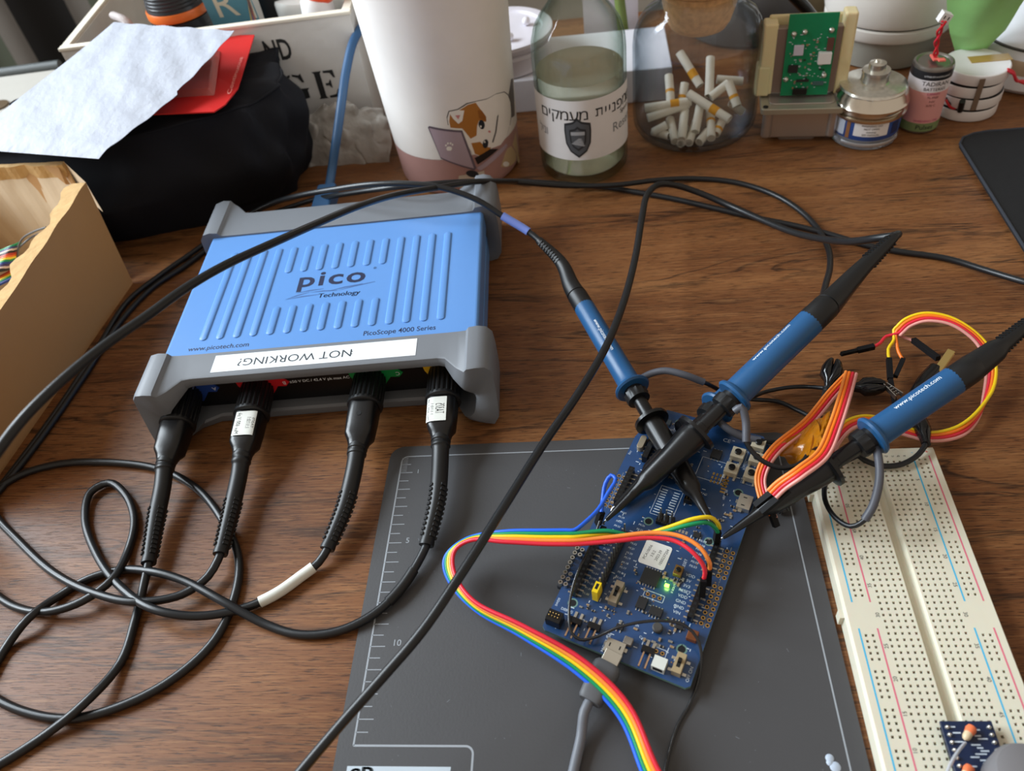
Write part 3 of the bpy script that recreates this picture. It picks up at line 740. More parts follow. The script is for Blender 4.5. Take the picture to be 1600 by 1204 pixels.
def sl_extra(root, Mx, L_, cp):
    plug_hole(root, Mx, L_, cp)
    sleeve(root, cp, [(491, 884, 3), (401, 944, 3)], 2.6, mat('white_sleeve', (212, 214, 206), .45), 'cable_marker', 'white sleeve on the black cable')
def sl2_extra(root, Mx, L_, cp):
    plug_label(.35)(root, Mx, L_, cp); sleeve(root, cp, [(648, 886, 5), (609, 938, 4)], 2.45, BLK, 'cable_marker', 'black sleeve on the cable')

plug('black probe plug and cable in the blue socket, leftmost of the four', (292, 616, 18), (260, 722, 13.5), [(254, 760, 11), (243, 815, 8), (232, 880, 6)],
     [(222, 925, 2.5), (212, 965, 2), (188, 1035, 2), (130, 1100, 6), (60, 1155, 2), (0, 1193, 2), (-60, 1225, 2)])
plug('black probe plug with white label in the red socket, second from left', (404, 601, 18), (379, 711, 13.5), [(374, 740, 11), (363, 790, 9), (344, 866, 7)],
     [(325, 900, 6), (285, 928, 6), (215, 940, 8), (150, 927, 7), (85, 895, 4), (30, 845, 3), (-10, 800, 3), (-15, 775, 2.2), (25, 745, 2), (90, 725, 2), (170, 722, 2), (250, 733, 2), (310, 765, 2), (355, 825, 2), (373, 875, 2), (367, 930, 2), (335, 1000, 2), (270, 1060, 2), (190, 1102, 2), (110, 1122, 2), (40, 1112, 2), (-15, 1085, 2), (-50, 1050, 2)], extra=plug_label(-.12))
plug('black probe plug in the green socket with a white sleeve on its cable', (579, 586, 18), (559, 699, 13.5), [(553, 735, 12), (539, 790, 9), (511, 858, 6)],
     [(498, 878, 4), (470, 900, 3), (430, 928, 3), (380, 950, 3), (310, 962, 6), (245, 953, 9), (190, 918, 6), (152, 868, 3), (133, 810, 2.5), (142, 768, 3), (170, 754, 3), (198, 775, 3), (210, 815, 2.5), (200, 860, 2), (175, 905, 6), (130, 938, 6), (75, 955, 4.5), (25, 948, 2), (-25, 915, 2)], extra=sl_extra)
plug('black probe plug with white label in the yellow socket, rightmost of the four', (695, 578, 18), (689, 686, 13.5), [(688, 715, 12), (683, 780, 10), (666, 852, 6)],
     [(652, 880, 5), (625, 920, 4), (585, 958, 3.2), (530, 985, 2.4), (470, 991, 2), (415, 975, 2.2), (350, 940, 6.5), (290, 908, 6.5), (240, 893, 6.2), (190, 890, 2.2), (140, 903, 2), (90, 932, 2), (45, 965, 6.2), (10, 1010, 2), (-20, 1060, 2)], extra=sl2_extra)

# --- probes
FLAN = mat('probe_blue_plastic', (32, 80, 124), .36)
def probe(label, tip, top, end_pts, cable, cz=None, r=5.6, flanges=None, lead=None, sheath_end=None, textflip=1, tip_roll=0., cable_r=1.75, mark=None, hookr=5.9):
    """tip, top: (px,py,z) of the hook tip and of the blue body's upper end"""
    A = w2(*tip); B = w2(*top); L_ = (B-A).length; d = (B-A)/L_; Mx = align(A, B)
    root = thing('oscilloscope_probe', label, 'probe', A)
    fl = flanges  # distances from the tip: hook flange, blue flange
    hf, bf = fl
    # hook sheath: flat beak at the tip, round cone, flange
    n = 24; ss = [1.2, 8, 16, 22, 25, 27, 40, hf-6, hf-5.2, hf-2.4, hf-2.0, hf-.3, hf+.3]
    rx = [.9, 1.6, 2.1, 2.6, 4.3, 4.6, 5.2, hookr, hookr, hookr, hookr+3.2, hookr+3.2, 3.8]
    rz = [.9, 1.2, 2.0, 3.0, 4.2, 4.6, 5.2, hookr, hookr, hookr, hookr+3.2, hookr+3.2, 3.8]
    ss += [hf+3, hf+3.2]; rx += [3.8, 3.4]; rz += [3.8, 3.4]
    vs = []; fs = []; Mr = Mx @ RZ(tip_roll)
    for s_, a_, b_ in zip(ss, rx, rz):
        for k in range(n):
            t = 2*PI*k/n; vs.append(Mr @ V((a_*math.cos(t), b_*math.sin(t), s_)))
    for i in range(len(ss)-1):
        for k in range(n): fs.append((i*n+k, i*n+(k+1) % n, (i+1)*n+(k+1) % n, (i+1)*n+k))
    fs += [tuple(range(n-1, -1, -1)), tuple(range((len(ss)-1)*n, len(ss)*n))]
    finish('hook_sheath', MB().add(vs, fs, BLKP, True), root, world=True)
    hk = [A+d*5, A+d*2, A, A-d*.8-V((0, 0, .8)), A-V((0, 0, 1.8))]
    finish('hook', MB().tube(hk, .42, STEEL, 8), root, world=True, label='steel hook at the tip')
    finish('shaft', MB().lathe([(3.4, hf+3), (3.4, bf-7)], BLKP, Mx, 20), root, world=True)
    cl = MB(); cl.lathe([(3.4, bf-7.6), (5.6, bf-7.2), (6.0, bf-6), (6.0, bf-2.5), (4.8, bf-2.2), (4.8, bf)], BLK, Mx, 36, rfn=lambda r_, z, a: r_-(.5 if (bf-7 < z < bf-2.4 and math.cos(12*a) < 0) else 0))
    finish('ground_collar', cl, root, world=True)
    bb_ = MB(); bb_.lathe([(4.8, bf-.4), (8.2, bf-.2), (9.0, bf+.7), (8.6, bf+1.9), (6.4, bf+3.2), (r+.1, bf+6), (r, bf+12), (r, L_-1), (r-.1, L_)], FLAN, Mx, 32)
    if mark:
        def tf(a_, b_, a0=mark[1]):
            ang = a0 - textflip*b_/r; return Mx @ V(((r+.07)*math.cos(ang), (r+.07)*math.sin(ang), (bf+L_)/2+4+textflip*a_))
        bb_.text(mark[0], 3.0, WINK, tf)
    finish('blue_grip', bb_, root, world=True, clean=False)
    path = spline([B-d*1, B+d*6]+pxs(*end_pts), 1.5); pl = plen(path)
    st = MB(); s1 = 11
    profiled(st, path, [(0, r-.05), (s1, r-.1), (s1+.3, r-.6), (s1+.8, r-.7), (s1+1.2, r-.3), (s1+14, r-1.3), (pl-20, 3.6), (pl-2, 2.5), (pl, 2.3)], BLK, 22, 2)
    ribs(st, path, pl-19, pl-3, 9, lambda s_: 3.6-(s_-(pl-19))/17*1.1, BLK, (3.2, .75, .7), 2)
    finish('strain_relief', st, root, world=True)
    if cable:
        cp = spline([path[-2], path[-1]]+pxs(*cable), 3)
        finish('cable', MB().tube(cp, cable_r, CABLE, 14), root, world=True)
    else: cp = None
    if lead: lead(root, A+d*(bf-5))
    return root, cp
GREYSL = mat('heat_shrink_grey', (78, 80, 88), .45)
def ground_lead(start, thick, thin):
    def f(root, c):
        a = [w2(*p) for p in thick]
        finish('lead_boot', MB().tube(spline(a, 1.5), 1.75, GREYSL, 12), root, world=True)
        b = [a[-2], a[-1]]+[w2(*p) for p in thin]
        finish('ground_lead', MB().tube(spline(b, 2), 1.1, CABLE, 10), root, world=True)
    return f

# probe lying left, under the others
pa, cpa = probe('probe nearest the instrument box, with shiny blue tape round its cable',
    (1124, 836, 12.5), (913, 480, 21), [(893, 447, 23), (878, 412, 27), (842, 375, 33)],
    [(826, 362, 35), (785, 337, 42), (745, 312, 50), (690, 293, 56), (640, 287, 58), (580, 288, 56), (520, 296, 48), (470, 305, 38), (420, 320, 22), (360, 352, 8), (300, 395, 2.5), (250, 430, 2), (200, 470, 2), (150, 548, 2), (90, 640, 2), (20, 735, 2), (-40, 810, 2)],
    flanges=(67, 87), mark=('www.picotech.com', 1.5), textflip=-1, tip_roll=.4, hookr=5.2,
    lead=ground_lead(None, [(1000, 592, 20), (1018, 583, 22), (1040, 579, 24), (1068, 585, 24), (1100, 597, 20)], [(1118, 606, 14), (1145, 620, 6), (1180, 624, 3), (1215, 627, 2), (1245, 640, 3), (1272, 655, 6), (1285, 668, 7)]))
sleeve(pa, cpa, [(829, 363, 35), (786, 338, 42)], 2.4, mat('blue_tape', (110, 132, 205), .3, coat=.4), 'tape_wrap', 'shiny blue tape round the cable')
# the hidden parallel one, lowest
pd_, cpd = probe('oscilloscope probe lying lowest, mostly hidden below the middle probe', (957, 794, 11), (1226, 534, 22), [(1243, 517, 23), (1262, 495, 24), (1283, 470, 24)],
    [(1290, 445, 18), (1297, 415, 10), (1294, 388, 5), (1276, 355, 2), (1245, 325, 2), (1205, 302, 2), (1150, 285, 2), (1090, 279, 2), (1030, 281, 5), (960, 289, 8), (880, 290, 12), (800, 284, 26), (750, 283, 38), (690, 286, 46), (620, 292, 46), (540, 303, 32), (490, 312, 18), (430, 332, 6), (380, 352, 2.2), (330, 385, 2), (290, 415, 2), (240, 448, 2), (190, 500, 2), (130, 590, 2), (60, 690, 2), (0, 765, 2), (-50, 820, 2)],
    flanges=(54, 72), hookr=5.2, lead=ground_lead(None, [(1118, 652, 15), (1135, 668, 14), (1160, 682, 11), (1188, 688, 10)], [(1215, 690, 8), (1245, 684, 7), (1262, 668, 5)]))
# middle probe, on top
pb_, cpb = probe('middle oscilloscope probe lying on top, crossing over the two others beside the push buttons', (944, 815, 12.5), (1268, 501, 54), [(1297, 473, 56), (1345, 421, 60), (1397, 370, 64)],
    [(1403, 366, 62), (1398, 368, 61), (1370, 372, 56), (1330, 377, 44), (1290, 374, 30), (1240, 363, 16), (1190, 343, 8), (1140, 321, 5), (1095, 302, 8), (1058, 290, 14), (1030, 288, 20), (1012, 303, 24), (1003, 340, 27), (993, 400, 29), (975, 470, 32), (945, 545, 38), (900, 620, 43), (850, 692, 47), (785, 795, 50), (722, 894, 50), (660, 985, 47), (600, 1055, 42), (537, 1126, 36), (474, 1200, 30), (420, 1265, 24), (330, 1370, 10), (230, 1470, 2.2), (60, 1560, 2)],
    flanges=(58, 80), mark=('www.picotech.com', .95), cable_r=1.95, r=6.3, hookr=6.5,
    lead=ground_lead(None, [(1148, 642, 40), (1158, 636, 42), (1165, 655, 38), (1166, 690, 32)], [(1176, 706, 29), (1195, 722, 26), (1225, 731, 24), (1253, 722, 24), (1268, 695, 23), (1280, 655, 20), (1287, 620, 15), (1289, 612, 14)]))
# right probe over the breadboard
pc_, cpc = probe('right-hand oscilloscope probe crossing over the end of the breadboard', (1126, 842, 12.5), (1492, 593, 46), [(1515, 577, 47), (1552, 550, 49), (1612, 500, 52)], [(1650, 470, 50), (1690, 455, 45), (1710, 450, 36), (1690, 453, 26), (1640, 449, 16), (1600, 440, 9), (1540, 422, 4), (1480, 404, 2), (1400, 392, 2), (1350, 382, 2), (1300, 367, 2.2), (1240, 352, 2), (1180, 340, 2), (1120, 326, 2.2), (1060, 312, 2), (1000, 301, 2.2), (950, 293, 3), (890, 288, 6), (830, 284, 18), (775, 283, 36), (740, 284, 46), (690, 292, 54), (620, 304, 74), (560, 322, 94), (500, 347, 108), (430, 378, 120), (350, 415, 128), (290, 450, 132), (230, 493, 135), (160, 542, 138), (90, 600, 140), (35, 655, 140), (0, 700, 138), (-40, 760, 132), (-110, 880, 105), (-180, 1000, 60), (-260, 1100, 20), (-360, 1150, 2)],
    flanges=(56, 77), mark=('www.picotech.com', 1.25), r=6.2, hookr=6.3,
    lead=ground_lead(None, [(1365, 690, 32), (1372, 712, 32), (1374, 748, 30), (1364, 790, 26), (1351, 812, 22)], [(1330, 822, 18), (1305, 808, 15), (1289, 780, 14), (1291, 752, 14), (1308, 730, 14), (1335, 714, 12), (1362, 703, 12)]))
# second lead that leaves the right probe towards the far clip
t = thing('clip_lead', 'black lead from the right-hand probe to the clip standing at the breadboard corner', 'lead', w2(1340, 712, 12))
finish('wire', MB().tube(spline(pxs((1335, 706, 12), (1350, 718, 11), (1375, 727, 10.5), (1405, 726, 10.5), (1430, 714, 11), (1444, 698, 12), (1446, 690, 12)), 2), 1.25, CABLE, 10), t, world=True)
cl = MB(); cl.tube(spline(pxs((1449, 700, 12), (1440, 660, 11), (1424, 632, 10)), 1.5), [2.0]*1 + [2.4]*40, BLKG, 12) if False else None
pth = spline(pxs((1447, 694, 12), (1441, 668, 11), (1427, 640, 10), (1440, 605, 12), (1462, 575, 14)), 1.5); pl = plen(pth)
cl = MB(); profiled(cl, pth, [(0, 2.0), (3, 2.2), (8, 3.4), (pl*.5, 4.2), (pl-6, 3.8), (pl, 3.2)], BLKG, 14, 2); finish('clip_boot', cl, t, world=True)
A = w2(1466, 578, 15); B = w2(1485, 551, 18); cl = MB(); Mx = align(A, B)
for s_ in (-1, 1): cl.box((0, s_*1.0, (B-A).length*.5), (3.6, .7, (B-A).length+2), mat('brass_jaw', (190, 168, 110), .3, metal=.9), Mx)
finish('jaw', cl, t, world=True, bevel=.3, label='gold coloured clip jaw')

# --- crocodile clips
def croc(label, p0, p1, jaw=None, r=3.9, leads=()):
    A, B = w2(*p0), w2(*p1); L_ = (B-A).length; Mx = align(A, B)
    t = thing('crocodile_clip', label, 'clip', A)
    for sgn in (-1, 1):
        m = MB(); n = 16; ss = [0, 2, 6, L_*.45, L_*.7, L_*.9, L_]; rr = [1.2, 1.6, 2.2, r*.8, r*.75, r*.5, r*.3]; off = [0, .2, .8, 2.0, 2.3, 2.0, 1.4]
        vs = []; fs = []
        for s_, r_, o_ in zip(ss, rr, off):
            for k in range(n): a = 2*PI*k/n; vs.append(Mx @ V((sgn*o_+r_*.85*math.cos(a), r_*1.15*math.sin(a), s_)))
        for i in range(len(ss)-1):
            for k in range(n): fs.append((i*n+k, i*n+(k+1) % n, (i+1)*n+(k+1) % n, (i+1)*n+k))
        fs += [tuple(range(n-1, -1, -1)), tuple(range((len(ss)-1)*n, len(ss)*n))]
        m.add(vs, fs, BLKG, True); finish('boot', m, t, world=True)
    m = MB(); m.lathe([(1.6, -4), (1.9, -3), (1.9, 0), (2.3, .4), (2.3, 1.4), (1.6, 2)], BLK, Mx, 16); finish('boot_neck', m, t, world=True)
    if jaw:
        J = w2(*jaw); MJ = align(B, J); LJ = (J-B).length; m = MB()
        for s_ in (-1, 1):
            m.box((s_*.9, 0, LJ/2), (.5, 2.4, LJ+1), STEEL, MJ @ RY(s_*.12))
            for k in range(4): m.box((s_*.5, 0, LJ*(.3+.2*k)), (.6, 2.0, .5), STEEL, MJ)
        finish('jaw', m, t, world=True)
    for pts in leads: finish('lead', MB().tube(spline(pxs(*pts), 2), 1.05, CABLE, 10), t, world=True)
    return t
croc('upright black crocodile clip holding the red jumper wire', (1292, 610, 12), (1304, 562, 15), None, 4.4, [[(1288, 606, 10), (1262, 604, 6), (1232, 605, 4), (1200, 611, 4), (1180, 618, 8), (1160, 628, 13)]])
croc('glossy black crocodile clip lying level behind the right-hand probe', (1322, 606, 6), (1384, 602, 8), (1404, 618, 9), 4.0, [])

# --- jumper wires
JC = {'blue': (38, 100, 226), 'green': (16, 140, 88), 'yellow': (240, 208, 50), 'orange': (240, 138, 60), 'red': (214, 38, 58), 'pink': (216, 150, 140), 'yellow2': (232, 196, 20), 'orange2': (240, 120, 30)}
def jm(c): return mat('jumper_'+c, JC[c], .35, spec=.5)
def housing(t, p0, p1, label=None, w_=2.5):
    A, B = w2(*p0), w2(*p1); Mx = align(A, B); L_ = (B-A).length
    m = MB().box((0, 0, L_/2), (w_, w_, L_), mat('housing_black', (16, 16, 18), .65, spec=.2), Mx); m.box((w_/2+.02, 0, L_*.3), (.1, 1.1, 1.6), HOLE, Mx)
    return finish('crimp_housing', m, t, world=True, bevel=.25)
def ribbon_paths(pts, n, pitch):
    """pts: (px,py,z, ax,ay,az): centre line plus the direction in which the wires are counted"""
    c = spline([w2(*p[:3]) for p in pts], 2); a = spline([V(p[3:6]).normalized()*20 for p in pts], 2)
    # sample both with the same count per span
    def samp(P, k=14):
        out = []
        Q = [V(p) for p in P]; Q = [Q[0]*2-Q[1]]+Q+[Q[-1]*2-Q[-2]]
        for i in range(1, len(Q)-2):
            for q in range(k):
                t_ = q/k; p0, p1, p2, p3 = Q[i-1:i+3]
                out.append(.5*((2*p1)+(p2-p0)*t_+(2*p0-5*p1+4*p2-p3)*t_*t_+(3*p1-p0-3*p2+p3)*t_**3))
        out.append(Q[-2]); return out
    C_ = samp([w2(*p[:3]) for p in pts]); D_ = samp([V(p[3:6]).normalized() for p in pts])
    return [[c_+d_.normalized()*((k-(n-1)/2)*pitch) for c_, d_ in zip(C_, D_)] for k in range(n)]
def wire(t, path, c, r=.86): return finish('wire', MB().tube(path, r, jm(c), 10), t, world=True)
# rainbow ribbon on the mat
t = thing('rainbow_ribbon_cable', 'rainbow ribbon of five jumper wires looping over the mat and ending in the blue board', 'jumper wires', w2(700, 880, 5))
rb = ribbon_paths([(1150, 1500, 3, .9, .3, .1), (1110, 1400, 4, .85, .3, .3), (1060, 1290, 8, .8, .3, .5), (1016, 1204, 10, .6, .25, .7), (975, 1110, 12, .5, .3, .75), (905, 1040, 14, .35, .35, .8), (815, 985, 14, .12, .2, .95), (745, 948, 12, .0, .1, 1), (708, 905, 12, .4, .1, .9), (703, 866, 14, .8, .1, .75), (735, 842, 18, .5, -.45, .6), (790, 838, 22, .1, -.9, .3), (850, 839, 24, .03, -1, .1), (905, 839, 25, 0, -1, .05)], 5, 1.75)
for k, c in enumerate(('blue', 'green', 'yellow', 'orange', 'red')):
    end = rb[k]
    sgn = -1 if False else 1
    if c == 'blue': tail = pxs((915, 815, 25), (935, 795, 25), (950, 770, 26), (962, 748, 27), (955, 742, 27), (946, 755, 25), (942, 778, 22), (940, 800, 20))
    elif c == 'green': tail = pxs((950, 829, 26), (985, 836, 24), (1030, 832, 26), (1075, 820, 30), (1105, 816, 29), (1118, 825, 24), (1122, 832, 20))
    elif c == 'yellow': tail = pxs((950, 834, 24), (990, 838, 22), (1040, 825, 27), (1085, 810, 31), (1110, 808, 30), (1122, 818, 25), (1124, 826, 20))
    elif c == 'orange': tail = pxs((960, 838, 27), (1020, 832, 29), (1065, 838, 30), (1095, 856, 29), (1109, 880, 25), (1108, 892, 20))
    else: tail = pxs((960, 845, 27), (1015, 840, 28), (1055, 845, 29), (1085, 865, 29), (1101, 888, 25), (1099, 908, 19))
    wire(t, spline(end[:-1:3]+tail, 2), c, .9)
housing(t, (940, 799, 20), (934, 818, 12)); housing(t, (1122, 829, 21), (1119, 845, 12)); housing(t, (1108, 889, 22), (1106, 912, 12.5)); housing(t, (1099, 905, 21), (1097, 930, 12.5))
# second ribbon: the folded loop wrapped in amber tape
t = thing('taped_ribbon_cable', 'orange, red and pink jumper ribbon folded over beside the push buttons, wrapped in amber tape', 'jumper wires', w2(1230, 700, 10))
four = ('pink', 'red', 'orange2', 'orange')
rb = ribbon_paths([(1206, 806, 15, -.8, .2, .3), (1194, 778, 17, -.9, .2, 0), (1189, 742, 20, -.8, .6, .1), (1212, 702, 24, -.5, .8, .1), (1262, 660, 22, -.4, .8, .1), (1300, 615, 24, -.7, .7, 0), (1328, 585, 26, -.9, .4, 0)], 4, 1.35)
for k, c in enumerate(four): wire(t, rb[k], c, .7)
rb = ribbon_paths([(1330, 582, 27, -.9, .35, 0), (1319, 622, 31, -.9, .3, 0), (1305, 665, 36, -.9, .35, 0), (1286, 708, 40, -.8, .6, 0), (1252, 736, 41, -.5, .85, 0), (1222, 757, 36, -.6, .8, 0), (1206, 772, 33, -.6, .8, 0)], 4, 1.5)
for k, c in enumerate(four): wire(t, rb[k], c, .78)
housing(t, (1222, 757, 34), (1180, 790, 26)); housing(t, (1232, 765, 34), (1190, 800, 26)); housing(t, (1205, 800, 16), (1213, 822, 11))
KAP = mat('amber_tape', (208, 132, 14), .16, trans=.45, coat=.6, noise=(300, .35), bump=(160, .9))
km = MB()
Q = pxs((1208, 705, 22), (1275, 655, 25), (1298, 640, 30), (1288, 700, 34), (1252, 730, 24), (1236, 726, 14))
km.surf(lambda u, v: (Q[0].lerp(Q[1], u)).lerp(Q[5].lerp(Q[3], u), v)+V((0, 0, 1.2*math.sin(7*u+3*v)+.7*math.sin(13*v+4*u))), 14, 12, KAP, .2)
km.surf(lambda u, v: (Q[1].lerp(Q[2], u)).lerp(w2(1262, 722, 36).lerp(Q[3], u), v)+V((0, 0, -1.5+.8*math.sin(9*u+5*v))), 10, 14, KAP, .2)
finish('amber_tape', km, t, world=True, label='shiny translucent amber tape')
# third ribbon: big loop at the right
t = thing('looped_ribbon_cable', 'yellow, orange, red and pink jumper ribbon in a big loop behind the right-hand probe', 'jumper wires', w2(1540, 600, 4))
rb = ribbon_paths([(1296, 712, 12, -.6, .8, 0), (1304, 688, 13, -.7, .7, 0), (1328, 663, 14, -.4, .9, .1), (1362, 656, 13, 0, 1, .1), (1410, 672, 10, .1, 1, .1), (1455, 682, 8, 0, 1, .1), (1500, 673, 6, -.3, .8, .5), (1530, 645, 6, -.1, .3, .9), (1546, 605, 8, .8, .1, .5), (1547, 565, 12, .9, .2, .2), (1528, 530, 16, .6, .7, .1), (1490, 503, 19, .4, .9, .1), (1450, 495, 19, .1, .9, .3), (1420, 503, 16, -.4, .8, .3), (1402, 519, 12, -.5, .8, 0)], 4, 1.5)
tails = {'yellow2': [(1397, 530, 10), (1388, 545, 9), (1389, 560, 8)], 'orange2': [(1401, 535, 9), (1404, 550, 8), (1411, 562, 7)], 'red': [(1385, 525, 10), (1375, 536, 10), (1364, 542, 10)], 'pink': [(1405, 524, 9), (1416, 528, 9), (1428, 532, 9)]}
for k, c in enumerate(('pink', 'red', 'orange2', 'yellow2')):
    wire(t, spline(rb[k][::4]+pxs(*tails[c]), 2), c, .8)
housing(t, (1366, 541, 10), (1340, 547, 9)); housing(t, (1340, 547, 9), (1314, 553, 10), w_=1.8); housing(t, (1389, 560, 9), (1391, 592, 7)); housing(t, (1411, 561, 8), (1399, 588, 7), w_=2.2); housing(t, (1427, 531, 9), (1466, 560, 14))
housing(t, (1391, 590, 7), (1398, 630, 5), w_=2.0)

# --- thin black wire over the board and off the picture's foot
tag(finish('thin_black_wire', MB().tube(spline(pxs((938, 812, 16), (930, 835, 14), (918, 862, 17), (904, 890, 17), (893, 925, 15), (889, 960, 13), (893, 988, 11), (906, 999, 10.5), (930, 995, 11), (965, 980, 14), (1005, 971, 16), (1045, 970, 16), (1072, 978, 15), (1089, 996, 13), (1096, 1022, 10), (1092, 1058, 4), (1078, 1098, 2), (1060, 1130, 1.8), (1048, 1165, 1.8), (1038, 1210, 1.8), (1030, 1260, 1.8), (1015, 1350, 1.8), (1010, 1450, 1.8)), 2), .62, mat('thin_wire_black', (30, 31, 34), .25, coat=.3), 10)),
    'thin black wire curling over the blue board and running down the mat', 'wire')
# --- grey usb cable
A = w2(958, 1024, 9.4); B = w2(921, 1096, 7.6); t = thing('usb_cable', 'grey micro usb cable plugged into the near edge of the blue board', 'cable', A)
Mx = align(A, B); L_ = (B-A).length; UG = mat('usb_grey', (84, 86, 90), .5)
finish('plug_shell', MB().box((0, 0, 1.2), (6.8, 2.2, 5.5), SHELL, Mx), t, world=True, bevel=.2)
m = MB(); vs = []; n = 28; ss = [3.6, 4.6, 6, L_*.5, L_-3, L_-1, L_]; rx = [4.4, 5.3, 5.6, 5.4, 5.0, 4.8, 4.2]; ry = [2.8, 3.5, 3.7, 3.7, 3.6, 3.5, 3.0]; fs = []
for s_, a_, b_ in zip(ss, rx, ry):
    for k in range(n):
        a = 2*PI*k/n; c_, s2 = math.cos(a), math.sin(a); vs.append(Mx @ V((math.copysign(abs(c_)**.6, c_)*a_, math.copysign(abs(s2)**.6, s2)*b_, s_)))
for i in range(len(ss)-1):
    for k in range(n): fs.append((i*n+k, i*n+(k+1) % n, (i+1)*n+(k+1) % n, (i+1)*n+k))
fs += [tuple(range(n-1, -1, -1)), tuple(range((len(ss)-1)*n, len(ss)*n))]
m.add(vs, fs, UG, True); finish('plug_grip', m, t, world=True)
d = (B-A).normalized()
finish('cable', MB().tube(spline([B-d*1.5, B+d*4]+pxs((908, 1150, 4.2), (896, 1204, 3.2), (885, 1260, 3.2), (865, 1350, 3), (850, 1460, 3), (852, 1560, 2.2)), 2), 2.0, mat('usb_cable_grey', (104, 108, 116), .45), 14), t, world=True)
# --- blue usb cable behind the instrument
t = thing('blue_usb_cable', 'blue cable running from behind the instrument up past the white tumbler', 'cable', w2(508, 322, 16))
UB = mat('usb_blue', (48, 86, 126), .42)
A = w2(503, 334, 18); B = w2(514, 296, 18); Mx = align(A, B)
finish('plug_grip', MB().box((0, 0, (B-A).length/2), (13, 10.5, (B-A).length), UB, Mx), t, world=True, bevel=1.5)
finish('cable', MB().tube(spline([B]+pxs((519, 262, 26), (526, 215, 42), (533, 165, 56), (541, 110, 68), (552, 65, 78), (568, 38, 82), (590, 16, 82)), 2), 3.1, UB, 14), t, world=True)
# ================================================================== behind the instrument
def clip_strip(poly, a, b):
    def half(P, sgn, lim):
        out = []
        for i in range(len(P)):
            p, q = P[i], P[(i+1) % len(P)]; dp, dq = sgn*(p[0]-lim), sgn*(q[0]-lim)
            if dp >= 0: out.append(p)
            if (dp >= 0) != (dq >= 0):
                t = dp/(dp-dq); out.append((lim, p[1]+t*(q[1]-p[1])))
        return out
    P = half(poly, 1, a); return half(P, -1, b) if len(P) > 2 else []
class Wrap:
    """prints shapes onto a (slightly conical) upright round surface"""
    def __init__(s, cx, cy, rf): s.c = (cx, cy); s.rf = rf
    def hit(s, px, py):
        d = RM @ V(((px-800)/FPX, (602-py)/FPX, -1)); lo, hi = None, None
        # march along the ray to the near side
        t = 300.; best = None
        while t < 1400:
            p = CAM+d*t; r = math.hypot(p.x-s.c[0], p.y-s.c[1])
            if r <= s.rf(max(0, p.z)): best = p; break
            t += .4
        if best is None: best = CAM+d*t
        return (math.atan2(best.y-s.c[1], best.x-s.c[0]), best.z)
    def pt(s, a, z, lift=.1):
        r = s.rf(z)+lift; return V((s.c[0]+r*math.cos(a), s.c[1]+r*math.sin(a), z))
    def poly_az(s, mb, P, m, lift=.1, step=.05):
        a = min(p[0] for p in P); e = max(p[0] for p in P)
        while a < e:
            Q = clip_strip(P, a, a+step)
            if len(Q) > 2: mb.add([s.pt(p[0], p[1], lift) for p in Q], [tuple(range(len(Q)))], m)
            a += step
    def poly(s, mb, pxpoly, m, lift=.1): s.poly_az(mb, [s.hit(*p) for p in pxpoly], m, lift)
    def ell(s, mb, cx, cy, rx, ry, m, lift, rot=0, n=20):
        s.poly(mb, [(cx+rx*math.cos(2*PI*k/n)*math.cos(rot)-ry*math.sin(2*PI*k/n)*math.sin(rot), cy+rx*math.cos(2*PI*k/n)*math.sin(rot)+ry*math.sin(2*PI*k/n)*math.cos(rot)) for k in range(n)], m, lift)

# --- tumbler with a printed kitten
MX, MY = 6.0, 272.0; mr = lambda z: 42.8+max(0, z)*.045
t = thing('tumbler', 'tall white tumbler with a pink base and a printed cat at a laptop', 'tumbler', (MX, MY, 0))
MW = mat('tumbler_white', (236, 232, 228), .42, spec=.4); MP = mat('tumbler_pink', (178, 138, 132), .5)
finish('cup', MB().lathe([(mr(29), 29)]+[(mr(z), z) for z in range(33, 190, 8)]+[(mr(190)-2, 192), (mr(190)-4, 188), (38, 60), (0, 58)], MW, T(MX, MY, 0), 96), t, world=True)
m = MB().lathe([(39, 0), (41.6, .6), (42.6, 2.2)]+[(mr(z), z) for z in (5, 12, 20, 28, 29.4)], MP, T(MX, MY, 0), 96)
finish('base_band', m, t, world=True, label='dusty pink base')
W = Wrap(MX, MY, mr); a = MB()
CW = mat('cat_white', (240, 236, 230), .5); CG = mat('cat_ginger', (176, 116, 50), .5); CD = mat('cat_ginger_dark', (150, 92, 36), .5); CL = mat('cat_outline', (74, 70, 70), .6); CE = mat('cat_eye', (30, 40, 50), .4)
LP = mat('laptop_lilac', (178, 160, 172), .5); LPD = mat('laptop_edge', (104, 92, 104), .5); PK = mat('cat_pink', (206, 130, 132), .5)
body = [(701, 196), (699, 184), (702, 174), (716, 171), (730, 162), (745, 158), (760, 155), (774, 147), (787, 144), (793, 149), (797, 160), (798, 178), (796, 196), (790, 214), (782, 226), (768, 231), (760, 238), (748, 243), (738, 240), (722, 214)]
W.poly(a, [(p[0]+(-1.2 if p[0] < 745 else 1), p[1]-1.3) for p in body], CL, .12); W.poly(a, body, CW, .2)
W.poly(a, [(702, 190), (703, 178), (718, 171), (731, 163), (743, 160), (750, 170), (759, 182), (759, 190), (748, 188), (745, 196), (744, 211), (735, 216), (727, 206), (722, 200), (704, 199)], CG, .28)
W.poly(a, [(746, 172), (752, 172), (759, 182), (759, 189), (748, 184)], CD, .34)
W.poly(a, [(736, 223), (750, 221), (757, 229), (767, 230), (762, 238), (750, 243), (742, 240)], CG, .28)
W.poly(a, [(702, 176), (714, 171), (725, 172), (722, 188), (716, 193), (708, 185)], CW, .36); W.poly(a, [(711, 180), (719, 179), (716, 186)], PK, .42)
